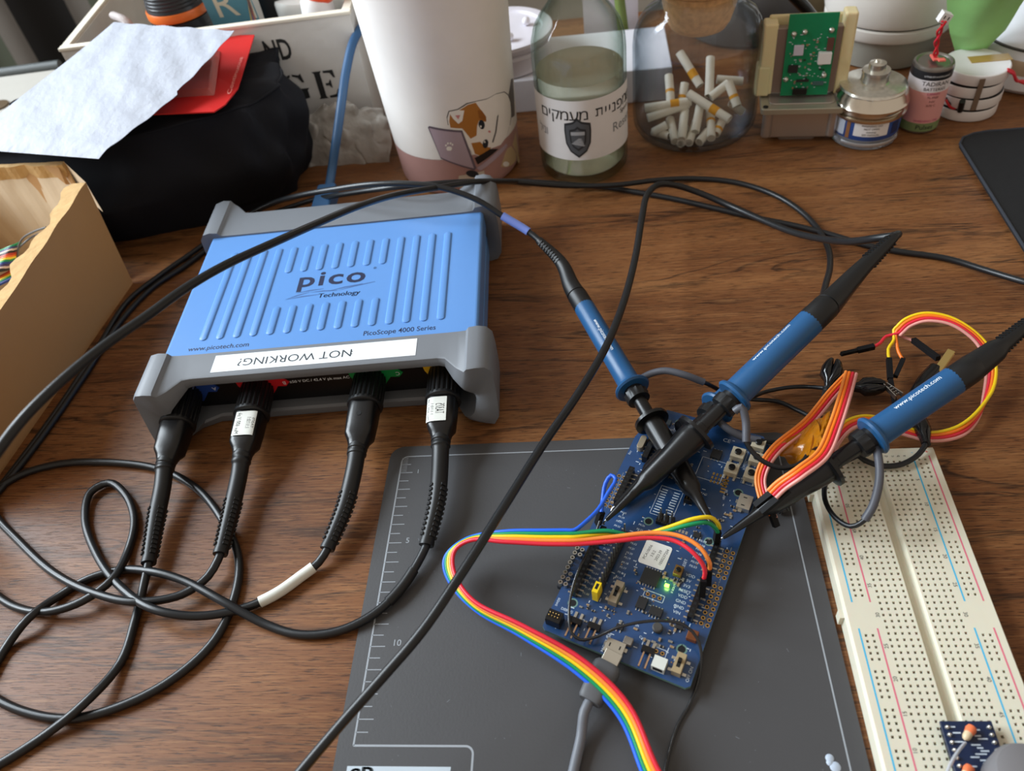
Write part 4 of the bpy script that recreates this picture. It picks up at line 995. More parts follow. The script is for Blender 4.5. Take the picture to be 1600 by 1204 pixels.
W.ell(a, 752, 194, 4.6, 7.4, CE, .42, -.2); W.ell(a, 750.5, 197, 1.3, 1.8, CW, .5); W.ell(a, 758, 224, 4.2, 7, CE, .42, .15); W.ell(a, 756.5, 221, 1.2, 1.6, CW, .5)
W.ell(a, 764, 205, 2.2, 1.6, PK, .42, .5); W.poly(a, [(776, 181), (778, 178), (777, 190), (775, 206), (770, 222), (768, 222), (773, 206), (775, 190)], CL, .42)
W.poly(a, [(796, 196), (801, 190), (803, 196), (797, 206), (793, 208)], CW, .2)
W.poly(a, [(794, 147), (798, 124), (801, 122), (803, 150), (804, 180), (799, 184), (798, 162)], mat('cat_tail_grey', (106, 100, 98), .5), .15)
W.poly(a, [(669, 198), (671, 196), (722, 203), (744, 262), (741, 265), (689, 247)], LPD, .5)
W.poly(a, [(671, 199), (720, 206), (740, 262), (689, 245)], LP, .58)
W.poly(a, [(744, 262), (776, 236), (790, 224), (792, 227), (750, 266)], LP, .5); W.poly(a, [(741, 246), (765, 232), (778, 232), (746, 256)], mat('laptop_keys', (30, 26, 28), .5), .56)
W.ell(a, 702, 231, 4.4, 3.4, CW, .66); 
for dx_, dy_ in ((-5, -3), (-2, -6), (2, -6), (5, -4)): W.ell(a, 702+dx_, 229+dy_, 1.4, 1.6, CW, .66)
CR = mat('cat_cream', (200, 176, 138), .5)
W.poly(a, [(782, 260), (788, 242), (792, 232), (798, 228), (806, 240), (806, 250), (799, 258), (790, 261)], CR, .2); W.poly(a, [(800, 226), (805, 205), (811, 206), (811, 222), (806, 238)], CR, .2); W.ell(a, 790, 256, 5, 4, CW, .28)
W.poly(a, [(717, 274), (756, 266), (758, 277), (716, 281)], mat('cat_bone', (206, 198, 184), .5), .2); W.ell(a, 738, 271, 10, 5.4, CE, .3, .2)
W.poly(a, [(716, 288), (760, 288), (760, 296), (716, 292)], mat('cat_bone', (206, 198, 184)), .2)
finish('cat_print', a, t, world=True, clean=False, label='printed cat peering over a lilac laptop')

# --- glass bottle
def glassmat(name, rgb, rough=.0, ior=1.4): return mat(name, rgb, rough, trans=.95, ior=ior, noise=(20, .0))
def thin_glass(name, tint, edge):
    # clear thin-walled glass: see-through face on, reflective and tinted towards the rims
    m = bpy.data.materials.new(name); m.use_nodes = True; nt = m.node_tree; nt.nodes.remove(nt.nodes['Principled BSDF'])
    N = nt.nodes.new; L = nt.links.new; out = nt.nodes['Material Output']
    lw = N('ShaderNodeLayerWeight'); lw.inputs['Blend'].default_value = .5
    cr = N('ShaderNodeValToRGB'); cr.color_ramp.elements[0].position = .25; cr.color_ramp.elements[0].color = (*lin(tint), 1); cr.color_ramp.elements[1].position = .97; cr.color_ramp.elements[1].color = (*lin(edge), 1)
    L(lw.outputs['Facing'], cr.inputs['Fac'])
    tr = N('ShaderNodeBsdfTransparent'); L(cr.outputs['Color'], tr.inputs['Color'])
    gs = N('ShaderNodeBsdfGlossy'); gs.inputs['Roughness'].default_value = .02; gs.inputs['Color'].default_value = (.95, .97, 1, 1)
    pw = N('ShaderNodeMath'); pw.operation = 'POWER'; pw.inputs[1].default_value = 5; L(lw.outputs['Facing'], pw.inputs[0])
    ma = N('ShaderNodeMath'); ma.operation = 'MULTIPLY_ADD'; ma.inputs[1].default_value = .5; ma.inputs[2].default_value = .035; L(pw.outputs[0], ma.inputs[0])
    mx = N('ShaderNodeMixShader'); L(ma.outputs[0], mx.inputs['Fac']); L(tr.outputs[0], mx.inputs[1]); L(gs.outputs[0], mx.inputs[2]); L(mx.outputs[0], out.inputs['Surface'])
    return m
GL = thin_glass('bottle_glass', (250, 252, 250), (200, 212, 205)); GLJ = thin_glass('jar_glass', (251, 252, 253), (190, 200, 205))
BX, BY = 96.0, 257.5; BR = 30.2
t = thing('glass_bottle', 'clear glass bottle of pale liquid with a white Hebrew label', 'bottle', (BX, BY, 0))
outer = [(0, 1.5), (14, .8), (24, 0), (28, .8), (29.8, 3.5), (BR, 8), (BR, 82), (29.6, 90), (27, 99), (22.5, 106), (17.5, 112), (14.6, 118), (13.4, 126), (13.2, 150), (14.6, 151), (14.6, 156)]
inner = [(12.4, 156), (11.2, 150), (11.6, 126), (12.8, 118.5), (16, 113), (21, 107), (25.6, 99), (28, 90), (28.4, 82), (28.4, 9), (26.5, 6), (20, 5), (0, 6)]
finish('glass', MB().lathe(outer+inner, GL, T(BX, BY, 0), 72), t, world=True)
finish('liquid', MB().lathe([(0, 6.2), (20, 5.3), (26.3, 6.4), (28.2, 9.2), (28.2, 70.4), (28.3, 71), (0, 71)], mat('pale_liquid', (250, 249, 234), .02, trans=.7, ior=1.33, noise=(20, 0)), T(BX, BY, 0), 64), t, world=True)
W = Wrap(BX, BY, lambda z: BR+.1); m = MB(); LW = mat('label_paper_white', (232, 232, 234), .45)
a0, a1 = -PI/2-1.42, -PI/2+1.62
m.surf(lambda u, v: W.pt(a0+(a1-a0)*u, 21+42*v, .05), 60, 4, LW)
def wt(s_, size, ac, z, mt, **k):
    m.text(s_, size, mt, lambda x_, y_: W.pt(ac+x_/BR, z+y_, .22), **k)
HB = 'שמפניית מעמקים'[::-1]
hx = -34.
for ch in HB:
    wd_ = {' ': 3.8, 'י': 2.9, 'נ': 4.5, 'ו': 2.9}.get(ch, 6.3)
    if ch == 'ת':
        for x0_, y0_, x1_, y1_ in ((.7, 4.3, 5.4, 5.3), (4.6, 0, 5.4, 4.6), (1.5, 0, 2.3, 4.6), (.5, 0, 1.6, .8)):
            W.poly_az(m, [(-PI/2+.14+(hx+a_)/BR, 51.0+b_) for a_, b_ in ((x0_, y0_), (x1_, y0_), (x1_, y1_), (x0_, y1_))], INK, .22)
    elif ch != ' ': wt(ch, 10.4, -PI/2+.14+(hx+wd_/2)/BR, 53.0, INK, squeeze=1.05)
    hx += wd_
wt('וניל'[::-1], 8.5, -PI/2-.98, 39, mat('faint_ink', (120, 124, 130), .5), squeeze=.8)
wt('Special', 4.6, -PI/2+1.16, 47, INK); wt('Reserve', 9, -PI/2+1.18, 38.5, mat('faint_ink', (120, 124, 130)))
EM = mat('emblem_grey', (86, 90, 96), .5); EM2 = mat('emblem_light', (170, 174, 180), .5); EM3 = mat('emblem_dark', (48, 50, 54), .5)
sh = [(0, 15), (3, 12.4), (8.5, 11), (8.8, 6), (8.2, -3), (5.5, -9), (0, -13.5), (-5.5, -9), (-8.2, -3), (-8.8, 6), (-8.5, 11), (-3, 12.4)]
ec, ez = -PI/2-.10, 36.5
for sc2, mt, lf in ((1.0, EM3, .2), (.88, EM, .27), (.62, EM3, .33), (.5, EM, .39)): W.poly_az(m, [(ec+x_*sc2/BR, ez+y_*sc2) for x_, y_ in sh], mt, lf)
for k in range(5): W.poly_az(m, [(ec+x_/BR, ez+y_) for x_, y_ in ((-4.4+k, -3+k*.8), (-3.6+k, -2.4+k*.8), (4.5-k*.4, -4.4+k*1.2), (3.6-k*.4, -5+k*1.2))], EM2, .45)
W.poly_az(m, [(ec+x_/BR, ez+y_) for x_, y_ in ((-4.5, 3), (4.5, 3), (4.5, 5.4), (-4.5, 5.4))], EM2, .45)
finish('label', m, t, world=True, clean=False, label='white paper label with Hebrew lettering and a grey crest')

# --- cork jar with paper tubes
JX, JY = 175.5, 296.0; JR = 43.5
t = thing('cork_jar', 'round glass jar with a cork stopper holding white paper tubes', 'jar', (JX, JY, 0))
o_ = [(0, 1), (30, .6), (36, 0), (40.5, 2.5), (43, 7), (JR, 14), (JR, 62), (42.6, 70), (40, 77), (36, 82.5), (30, 86.5), (27, 89), (26.2, 92), (26.2, 97), (26.8, 99)]
i_ = [(24.9, 99), (24.6, 96), (24.7, 91), (28.6, 85.4), (34.8, 80.8), (38.6, 75.4), (41, 69), (41.8, 62), (41.8, 14), (41, 8), (38, 5), (34, 3.6), (0, 4)]
finish('glass', MB().lathe(o_+i_, GLJ, T(JX, JY, 0), 80), t, world=True)
finish('cork_stopper', MB().lathe([(0, 71), (14, 71), (18, 73), (20.5, 77), (22.6, 84), (24.2, 90), (25, 98), (29.5, 101), (31.5, 106), (31, 112), (27, 117), (18, 120), (0, 120)], mat('cork', (226, 174, 122), .8, noise=(260, .42), bump=(260, .7)), T(JX, JY, 0), 48), t, world=True)
PAP = mat('tube_paper', (226, 222, 208), .6); BAND = mat('tube_band', (222, 158, 40), .5); PIN = mat('tube_inside', (186, 190, 194), .7)
tubes = [  # (px,py of one end, px,py of the other, z ends, banded)
    ((1002, 215), (1042, 195), 9, 13, 0), ((995, 172), (1080, 158), 22, 24, 2), ((1003, 187), (1076, 162), 17, 22, 0), ((1050, 228), (1047, 186), 8, 12, 0), ((1065, 218), (1070, 172), 10, 18, 0),
    ((1086, 206), (1094, 165), 12, 22, 0), ((1076, 225), (1088, 190), 8, 9, 0), ((1094, 231), (1106, 205), 8, 10, 0), ((1112, 217), (1110, 172), 10, 16, 1), ((1076, 146), (1163, 200), 30, 20, 2),
    ((1062, 82), (1094, 134), 44, 28, 2), ((1110, 90), (1108, 150), 42, 26, 0), ((1110, 152), (1138, 130), 26, 32, 0), ((1138, 128), (1152, 166), 34, 22, 1), ((1045, 118), (1048, 160), 33, 22, 1),
    ((1070, 130), (1064, 165), 29, 18, 1), ((1120, 124), (1164, 126), 26, 24, 0), ((1128, 190), (1118, 210), 12, 9, 1), ((1020, 205), (1046, 212), 7, 7, 0), ((1142, 160), (1160, 175), 20, 12, 0), ((1058, 236), (1070, 200), 6.8, 7, 0)]
desc = ['', 'with a thin amber band', 'wrapped with a broad amber band']
place_ = ['lying lowest at the left in the cork jar', 'lying across the left of the jar pile', 'second across the left of the jar pile', 'pointing out front at the left of the jar pile', 'pointing out front, second from left in the jar', 'with open end up front in the jar middle',
          'low at the jar front below the open-ended one', 'lowest at the very front of the jar', 'standing at the right front of the jar pile', 'lying across the right of the jar, longest in view', 'leaning highest at the left in the jar', 'standing highest in the jar middle',
          'lying flat at the upper right in the jar', 'with open end up at the right in the jar', 'standing at the back left of the jar', 'standing half hidden behind the jar pile middle', 'lying flat at the jar back right', 'tucked low at the right', 'tucked under the left pile in the jar', 'half hidden at the far right of the jar', 'under the pile at the front left of the jar']
for k, (p, q_, z0, z1, bd) in enumerate(tubes):
    A, B = w2(*p, z0), w2(*q_, z1)
    for P_ in (A, B):   # stay inside the glass
        dx_, dy_ = P_.x-JX, P_.y-JY; r_ = math.hypot(dx_, dy_)
        if r_ > 37: P_.x = JX+dx_*37/r_; P_.y = JY+dy_*37/r_
    L_ = (B-A).length; Mx = align(A, B); mb = MB()
    mb.lathe([(2.3, 0), (3.0, 0), (3.0, L_), (2.3, L_), (2.3, 0)], PAP, Mx, 18)
    tt = thing('paper_tube', ('white paper tube '+place_[k]), 'paper tube', A, group='white paper tubes in the cork jar')
    finish('tube', mb, tt, world=True)
    if bd: finish('band', MB().lathe([(3.12, L_*.55), (3.12, L_*.55+(2.2 if bd == 1 else 6))], BAND, Mx, 18), tt, world=True, clean=False, label='amber band')

# --- wooden crate with stencilled letters
CRW = mat('crate_whitewash', (208, 204, 198), .75, noise=(22, .16), bump=(90, .5)); CRI = mat('crate_inside', (150, 138, 116), .8); CRR = mat('crate_rim_wood', (224, 216, 200), .7)
c0 = V((-271, 303, 0)); c1 = V((-61, 316, 0)); ux = (c1-c0).normalized(); uy = V((-ux.y, ux.x, 0)); CW_ = (c1-c0).length; CDp = 150; CH = 95
ca = math.atan2(ux.y, ux.x)
t = thing('wooden_crate', 'whitewashed wooden crate with black stencilled letters behind the black bag', 'crate', c0, (0, 0, ca))
m = MB(); th = 7
m.box((CW_/2, th/2, CH/2), (CW_, th, CH), CRW); m.text('ND', 21, mat('stencil_black', (38, 38, 38), .7), lambda x_, y_: V((153+x_, -.15, 76+y_)), squeeze=.62, bold=.4)
def st_letter(gl, x0, z0, w_, h_):
    ST = mat('stencil_black', (38, 38, 38), .7)
    for poly in gl: m.add([(x0+x_*w_, -.2, z0+y_*h_) for x_, y_ in poly], [tuple(range(len(poly)))], ST)
E_ = [[(.0, 0), (.42, 0), (.34, .08), (.34, .92), (.42, 1), (.0, 1), (.08, .92), (.08, .08)], [(.48, 0), (.95, 0), (1, .3), (.92, .3), (.8, .12), (.48, .08)], [(.48, 1), (.92, 1), (.95, .72), (.87, .72), (.76, .9), (.48, .92)], [(.46, .46), (.6, .46), (.68, .36), (.72, .36), (.72, .66), (.68, .66), (.6, .55), (.46, .55)]]
G_ = [[(.42, 0), (.2, .08), (.02, .3), (.0, .5), (.02, .72), (.2, .93), (.42, 1), (.42, .93), (.32, .85), (.28, .5), (.32, .15), (.42, .07)], [(.5, 1), (.74, .95), (.82, 1), (.88, .68), (.8, .68), (.7, .86), (.5, .93)], [(.5, 0), (.72, .06), (.92, .1), (.92, .38), (1, .46), (.58, .46), (.66, .38), (.66, .12), (.5, .07)]]
st_letter(E_, 172, 37, 17, 21); st_letter(G_, 147, 37, 20, 21)
for k, gch in enumerate((E_, G_, E_)): st_letter(gch, 30+k*26, 37, 20, 21)
finish('front_board', m, t, clean=False)
m = MB(); m.box((CW_-th/2, CDp/2, CH/2), (th, CDp-th*2, CH), CRW); finish('side_board', m, t); finish('side_board', MB().box((th/2, CDp/2, CH/2), (th, CDp-th*2, CH), CRW), t)
finish('rear_board', MB().box((CW_/2, CDp-th/2, CH/2), (CW_, th, CH), CRW), t)
finish('bottom_board', MB().box((CW_/2, CDp/2, 2), (CW_-th*2, CDp-th*2, 4), CRI), t)
m = MB()
for a_ in ((CW_/2, 2.5, CW_+2, 6), (CW_/2, CDp-2.5, CW_+2, 6)): m.box((a_[0], a_[1], CH+1), (a_[2], a_[3], 2.4), CRR)
m.box((2.5, CDp/2, CH+1), (6, CDp-11, 2.4), CRR); m.box((CW_-2.5, CDp/2, CH+1), (6, CDp-11, 2.4), CRR)
finish('rim', m, t, bevel=.5, label='pale worn rim of the crate')
def crate_pt(u, v, z): return c0+ux*u+uy*v+V((0, 0, z))
# things in the crate
P_ = crate_pt(76, 44, 4.3); t = thing('lens', 'black cylindrical lens with an orange ring standing in the crate', 'lens', P_)
BM = mat('lens_black', (28, 29, 32), .4); LS = 21
finish('barrel', MB().lathe([(LS-2, 0), (LS, 1), (LS, 82), (LS+1.2, 83), (LS+1.2, 90), (LS-.5, 91)], BM, T(*P_), 48), t, world=True)
finish('orange_ring', MB().lathe([(LS+1.6, 91), (LS+1.9, 92), (LS+1.9, 96), (LS+1.4, 97)], mat('ring_orange', (226, 112, 44), .35), T(*P_), 48), t, world=True, clean=False)
pr = [(LS+.8, 97)]; 
for k in range(7): pr += [(LS+.8-k*.35, 98+k*2.4), (LS+.1-k*.35, 99+k*2.4), (LS+.1-k*.35, 99.8+k*2.4)]
pr += [(LS-2.5, 116), (LS-4, 116), (LS-6, 112), (0, 111)]
finish('focus_ring', MB().lathe(pr, mat('lens_dark_ribs', (38, 40, 44), .35), T(*P_), 48), t, world=True)
P_ = crate_pt(52, 62, 4); t = thing('twist_tie_roll', 'tangle of black cord clipped beside the orange-ringed lens', 'cord', P_+V((14, -8, 0)))
cp = [crate_pt(66+8*math.sin(k*1.9)+random.uniform(-1, 1), 48+7*math.cos(k*2.3), 20+k*3.3) for k in range(22)]
finish('cord', MB().tube(spline(cp, 3), 1.7, BLK, 8), t, world=True)
tag(finish('white_strap', MB().tube(spline([crate_pt(44, 30, 60), crate_pt(44, 30, 84), crate_pt(38, 36, 96), crate_pt(26, 46, 98)], 2), 4.2, mat('strap_white', (196, 186, 184), .8, noise=(300, .2), bump=(400, .4)), 10, flat=(1, .7))), 'curled white cloth strap sticking up inside the crate, left of the lens', 'strap')
m = MB(); M_ = Matrix.Translation(crate_pt(120, 34, 72)) @ RZ(ca) @ RX(.2)
m.box((0, 0, 0), (34, 2, 92), mat('sticker_teal', (88, 142, 160), .5), M_)
m.text('R', 30, mat('sticker_cream', (216, 206, 184), .5), lambda x_, y_: M_ @ V((x_-3, -1.1, 31+y_)))
for k in range(4): m.add([M_ @ V((10+k*1.8, -1.12, 12+k*2)), M_ @ V((11.4+k*1.8, -1.12, 12+k*2)), M_ @ V((17, -1.12, 34+k*2)), M_ @ V((15, -1.12, 34+k*2))], [(0, 1, 2, 3)], mat('stripe_%d' % k, ((214, 190, 120), (120, 110, 170), (200, 130, 110), (220, 216, 200))[k], .5))
tag(finish('printed_card', m, clean=False), 'teal card printed with a cream letter R standing in the crate', 'card')
m = MB(); M_ = Matrix.Translation(crate_pt(168, 22, 50)) @ RZ(ca) @ RY(-.5)
tag(finish('black_folder', MB().box((0, 0, 10), (26, 3, 86), BLKP, Matrix.Translation(crate_pt(150, 44, 52)) @ RZ(ca)), bevel=.5), 'black pouch standing in the crate behind the teal card', 'pouch')
P_ = crate_pt(170, 56, 4.3); TP = mat('clear_white_plastic', (214, 212, 206), .3, trans=.25)
t = thing('white_tub', 'milky white plastic tub standing in the right of the crate', 'tub', P_)
finish('tub', MB().lathe([(22, 0), (24, 2), (26, 84), (26, 88), (25, 90), (10, 93), (0, 93)], TP, T(*P_), 48), t, world=True)
P_ = crate_pt(205, 50, 84); 
P_ = crate_pt(186, 26, 4.3); t = thing('glue_bottle', 'small white bottle with a round orange cap poking out of the crate', 'bottle', P_)
finish('bottle', MB().lathe([(9, 0), (11.5, 2), (12, 86), (11, 94), (6, 99), (0, 99)], WHT, T(P_.x-3, P_.y, P_.z), 32), t, world=True)
P2 = crate_pt(188, 27, 106); finish('cap', MB().lathe([(0, -12), (8, -9.5), (12, -4), (13, 2), (11, 9), (5, 13), (0, 14)], mat('cap_orange', (238, 84, 40), .35), T(*P2), 36), t, world=True)

# --- crumpled plastic bag in front of the crate
PB = mat('thin_plastic', (214, 208, 200), .22, trans=.55, ior=1.2, noise=(120, .1), bump=(110, 2.2))
pts = pxs((478, 185, 14), (600, 150, 40)); 
def bagf(u, v):
    x0 = at(470+u*145, 262-8*u, 0); top = at(468+u*135, 150+20*math.sin(5*u), 42)
    n_ = 3.6*math.sin(23*u+9*v)+2.6*math.sin(11*u-17*v)+1.6*math.sin(41*u+3*v)
    # an arched sheet: front bottom, bulging, and over to the crate face
    ang = v*PI*.62; base = x0.lerp(V((x0.x+2, 306, 0)), .04+.90*v)
    h = 40*math.sin(ang)**.8*(1-.6*abs(u-.45)); return V((base.x+n_*.5, base.y-abs(n_)*.3, max(.4, h*(1.0)+n_*.6*math.sin(ang))))
tag(finish('plastic_bag', MB().surf(bagf, 70, 46, PB, .25)), 'crumpled see-through plastic bag lying between crate and tumbler', 'bag')

# --- black bag
CL_ = mat('black_cloth', (26, 27, 32), .8, spec=.2, noise=(20, .2), bump=(700, .15))
ba = math.radians(14); bc = V((-204, 256, 0)); bu = V((math.cos(ba), math.sin(ba), 0)); bv = V((-math.sin(ba), math.cos(ba), 0))
t = thing('fabric_bag', 'black cloth bag bulging behind the instrument under the papers', 'bag', bc)
m = MB(); NU, NV = 96, 40; vs = []; fs = []
HX, HY, HH = 102, 50, 80
for j in range(NV+1):
    v = j/NV
    for i in range(NU):
        a = 2*PI*i/NU; c_, s2 = math.cos(a), math.sin(a); e = .55
        rx, ry = math.copysign(abs(c_)**(e+.12), c_)*HX, math.copysign(abs(s2)**(e+.2), s2)*HY
        if v < .7:
            w_ = v/.7; k_ = 1+.05*math.sin(PI*w_)-.02*w_ - .10*(1-w_)**3 + .0; z = HH*w_**.9*.94
            if s2 < 0: ry -= 7*math.sin(PI*min(1, w_*1.1))*abs(s2)
        else:
            w_ = (v-.7)/.3; k_ = (1-.02)*math.cos(w_*PI/2)**.55 if w_ < 1 else 0; z = HH*(.94+.06*math.sin(w_*PI/2))
        f = 2.6*math.sin(7*a+5*v)+2.2*math.sin(13*a-9*v+1)+1.6*math.sin(3*a+17*v)+1.0*math.sin(21*a+14*v)
        if v >= .7: f *= (1-(v-.7)/.3)
        kk = k_*(1+f/90)
        p = bc+bu*rx*kk+bv*ry*kk+V((0, 0, z+(f*.5 if .05 < v < .9 else 0)))
        p.y = min(p.y, 303+(p.x+271)*.0619-1.2)
        if p.x < -203: p.y = max(p.y, 170+min(1, p.z/66)*46)
        vs.append(p)
for j in range(NV):
    for i in range(NU): fs.append((j*NU+i, j*NU+(i+1) % NU, (j+1)*NU+(i+1) % NU, (j+1)*NU+i))
fs.append(tuple(range(NU-1, -1, -1)))
m.add(vs, fs, CL_, True); finish('bag_body', m, t, world=True)
seam = []
for i in range(NU+1):
    p = vs[int(NV*.7)*NU+(i % NU)]; seam.append(p+V((0, 0, .6)))
finish('seam_piping', MB().tube(seam, 1.0, CL_, 8), t, world=True)

# red blister card and white sheet on the bag
m = MB(); RC = mat('card_red', (196, 32, 30), .4, spec=.5); zt = 84
cc = pxs((398, 56, zt+6), (372, 140, zt), (352, 165, zt), (335, 176, zt), (240, 180, zt), (235, 60, zt+4))
m.add(cc+[p+V((0, 0, .8)) for p in cc], [tuple(range(6)), tuple(range(6, 12))]+[(i, (i+1) % 6, 6+(i+1) % 6, 6+i) for i in range(6)], RC)
t = thing('blister_card', 'red rounded card with a clear blister, half under the white sheet', 'package', cc[3])
finish('card', m, t, world=True, clean=True)
m = MB(); MM_ = lambda x_, y_: (w2(358, 152, zt).lerp(w2(386, 70, zt+5), x_/30)+V((0, 0, 1.4)))+V((-y_*.9, 0, 0))
m.text('Continuous', 4.4, mat('card_print', (226, 150, 140), .5), lambda x_, y_: MM_(x_+11, y_)); finish('lettering', m, t, world=True, clean=False)
m = MB(); q_ = pxs((345, 82, zt+4), (336, 152, zt), (262, 158, zt), (262, 92, zt+2)); up_ = V((0, 0, 4.5)); ce = sum(q_, V((0, 0, 0)))/4
m.add([p+V((0, 0, 1)) for p in q_]+[p.lerp(ce, .14)+up_ for p in q_], [(4, 5, 6, 7)]+[(i, (i+1) % 4, 4+(i+1) % 4, 4+i) for i in range(4)], mat('clear_blister', (230, 130, 125), .12, trans=.6))
finish('blister', m, t, world=True, bevel=.8)
m = MB(); q2 = pxs((338, 92, zt+4), (330, 134, zt), (290, 136, zt), (292, 96, zt+2)); m.add([p+V((0, 0, 1.6)) for p in q2]+[p+V((0, 0, 3.6)) for p in q2], [(4, 5, 6, 7)]+[(i, (i+1) % 4, 4+(i+1) % 4, 4+i) for i in range(4)], mat('foil_pack', (120, 112, 116), .35, metal=.6, noise=(900, .9)))
finish('contents', m, t, world=True)
PW = mat('sheet_white', (172, 177, 189), .6, noise=(30, .02), bump=(45, 2.5))
K = {(0, 0): at(-70, 262, 80), (1, 0): at(150, 246, 82), (0, 1): at(178, 34, 99), (1, 1): at(367, 48, 101)}
P00 = at(-60, 228, 84); P10 = at(112, 248, 80); P20 = at(152, 244, 82); P01 = at(178, 35, 112); P21 = at(366, 48, 110)
def paper(u, v):
    lo = P00.lerp(P20, u); hi = P01.lerp(P21, u)
    # right edge follows the sheet's bulge seen in the photograph
    p = lo.lerp(hi, v)
    p = p + V((8*u*math.sin(PI*v)*(1 if v < .5 else .7), 0, 1.6*math.sin(PI*u)*math.sin(PI*v)+.5*math.sin(9*u+4*v)*math.sin(PI*v)+.35*math.sin(31*u*v+7*v)))
    if v < .06: p.z -= (.06-v)*30
    return p
tag(finish('paper_sheet', MB().surf(paper, 40, 40, PW, .2)), 'creased blank white sheet of paper lying on the black bag', 'paper')

# --- cardboard box at the left
KB = mat('kraft_board', (184, 140, 90), .8, noise=(18, .1), bump=(120, .35)); KI = mat('kraft_inside', (206, 184, 154), .85, noise=(16, .05), bump=(60, .6)); KE = mat('kraft_torn_edge', (196, 160, 108), .85, noise=(90, .2), bump=(200, .8))
b0 = at(208, 442, 0); b1 = V((-224, -30, 0)); d_ = (b1-b0).normalized(); nrm = V((-d_.y, d_.x, 0)); nrm = nrm if nrm.x < 0 else -nrm
HB_ = 66
t = thing('cardboard_box', 'open brown cardboard box with a torn rim at the left edge', 'box', b0)
def wall(p, q, h0, h1, lean0, lean1, thk, inner_dir, name, rag=0., n=30):
    """p,q base ends; top leans by a vector; rag makes the upper edge uneven"""
    m = MB(); O = []; I = []
    for k in range(n+1):
        u = k/n; b_ = p.lerp(q, u); le = lean0.lerp(lean1, u); h = h0+(h1-h0)*u+rag*(math.sin(9*u*3)+.6*math.sin(31*u))
        tp = b_+le+V((0, 0, h)); O.append((b_, tp)); w_ = thk*(1+.25*math.sin(17*u)+.2*math.sin(41*u))
        I.append((b_+inner_dir*3, tp+inner_dir*w_+V((0, 0, -.8*rag))))
    vs = [x for o_, i_ in zip(O, I) for x in (o_[0], o_[1], i_[1], i_[1]-V((0, 0, 9)), i_[0])]
    for k in range(n):
        a, b_ = k*5, (k+1)*5
        m.add([vs[a], vs[b_], vs[b_+1], vs[a+1]], [(0, 1, 2, 3)], KB, True)
        m.add([vs[a+1], vs[b_+1], vs[b_+2], vs[a+2]], [(0, 1, 2, 3)], KE, True)
        m.add([vs[a+2], vs[b_+2], vs[b_+3], vs[a+3]], [(0, 1, 2, 3)], KE, True)
        m.add([vs[a+3], vs[b_+3], vs[b_+4], vs[a+4]], [(0, 1, 2, 3)], KI, True)
    for e in (0, n*5): m.add([vs[e], vs[e+1], vs[e+2], vs[e+3], vs[e+4]], [(0, 1, 2, 3, 4)], KE)
    return finish(name, m, t, world=True, clean=False)
tA = at(134, 285, HB_); tB = at(-60, 575, HB_)
wall(b0, b1, HB_, HB_, tA-b0-V((0, 0, HB_)), tB-b1-V((0, 0, HB_)), 9.5, V((-1, .05, 0)), 'side_panel', .35)
c2 = V((-330, 208, 0)); bk0 = b0+V((-6, 6, 0)); tC = at(100, 252, HB_+4); tD = at(-120, 262, HB_+4)
wall(bk0, c2, HB_+4, HB_+4, tC-bk0-V((0, 0, HB_+4)), tD-c2-V((0, 0, HB_+4)), 3.5, V((0, -1, 0)), 'rear_panel', .1)
m = MB(); f0 = at(134, 285, HB_); f1 = at(100, 253, HB_+4); m.add([f0, f1, f1-V((0, 0, 26)), f0-V((0, 0, 22))], [(0, 1, 2, 3)], KI); m.add([f1+V((-4, -2, .5)), f1+V((-13, -3, 0)), at(103, 288, HB_-6), at(110, 288, HB_-7)], [(0, 1, 2, 3)], KB)
finish('corner_flap', m, t, world=True, clean=False)
finish('bottom_panel', MB().add([b0+V((0, 0, 1)), b1+V((0, 0, 1)), b1+V((-110, 0, 1)), c2+V((0, 0, 1))], [(0, 1, 2, 3)], KI), t, world=True, clean=False)
wall(c2, b1+V((-112, 0, 0)), HB_, HB_, V((-4, 0, 0)), V((-4, 0, 0)), 4, V((1, 0, 0)), 'far_panel', .2); wall(b1, b1+V((-112, 0, 0)), HB_, HB_, V((0, -3, 0)), V((0, -3, 0)), 4, V((0, 1, 0)), 'near_panel', .2)
# contents of the box
RAIN = [(16, 140, 88), (60, 60, 110), (226, 200, 180), (30, 26, 28), (190, 60, 40), (236, 110, 40), (240, 214, 60), (20, 140, 80), (40, 60, 130), (70, 50, 90), (214, 190, 180), (30, 26, 28)]
t = thing('flat_rainbow_cable', 'flat many-coloured ribbon cable inside the cardboard box', 'cable', at(-20, 400, 34))
rb = ribbon_paths([(-60, 420, 34, .1, -1, .0), (-20, 412, 38, .1, -1, 0), (8, 404, 42, .1, -1, -.1), (24, 399, 38, .05, -1, -.2)], len(RAIN), 1.9)
for k, c in enumerate(RAIN): finish('wire', MB().tube(rb[k], .97, mat('flat_wire_%d' % k, c, .4), 8), t, world=True)
t = thing('flat_rainbow_cable', 'second many-coloured ribbon piece, lower in the box beside the torn rim', 'cable', at(0, 440, 30))
rb = ribbon_paths([(-60, 470, 30, .3, -1, 0), (-15, 446, 34, .4, -1, 0), (20, 428, 36, .5, -1, -.1)], 5, 1.9)
for k, c in enumerate(RAIN[4:9]): finish('wire', MB().tube(rb[k], .97, mat('flat_wire_%d' % (k+4), c, .4), 8), t, world=True)
for k, (dz, lab) in enumerate(((0, 'upper thin grey wire curling out of the cardboard box'), (-4, 'lower thin grey wire curling out of the cardboard box'))):
    tag(finish('grey_wire', MB().tube(spline(pxs((28, 405, 36), (28, 392, 40+dz), (34, 374+k*9, 48+dz), (52, 362+k*7, 54+dz), (72, 355+k*8, 58+dz)), 2), .6, mat('wire_grey', (92, 92, 92), .4), 8)), lab, 'wire')
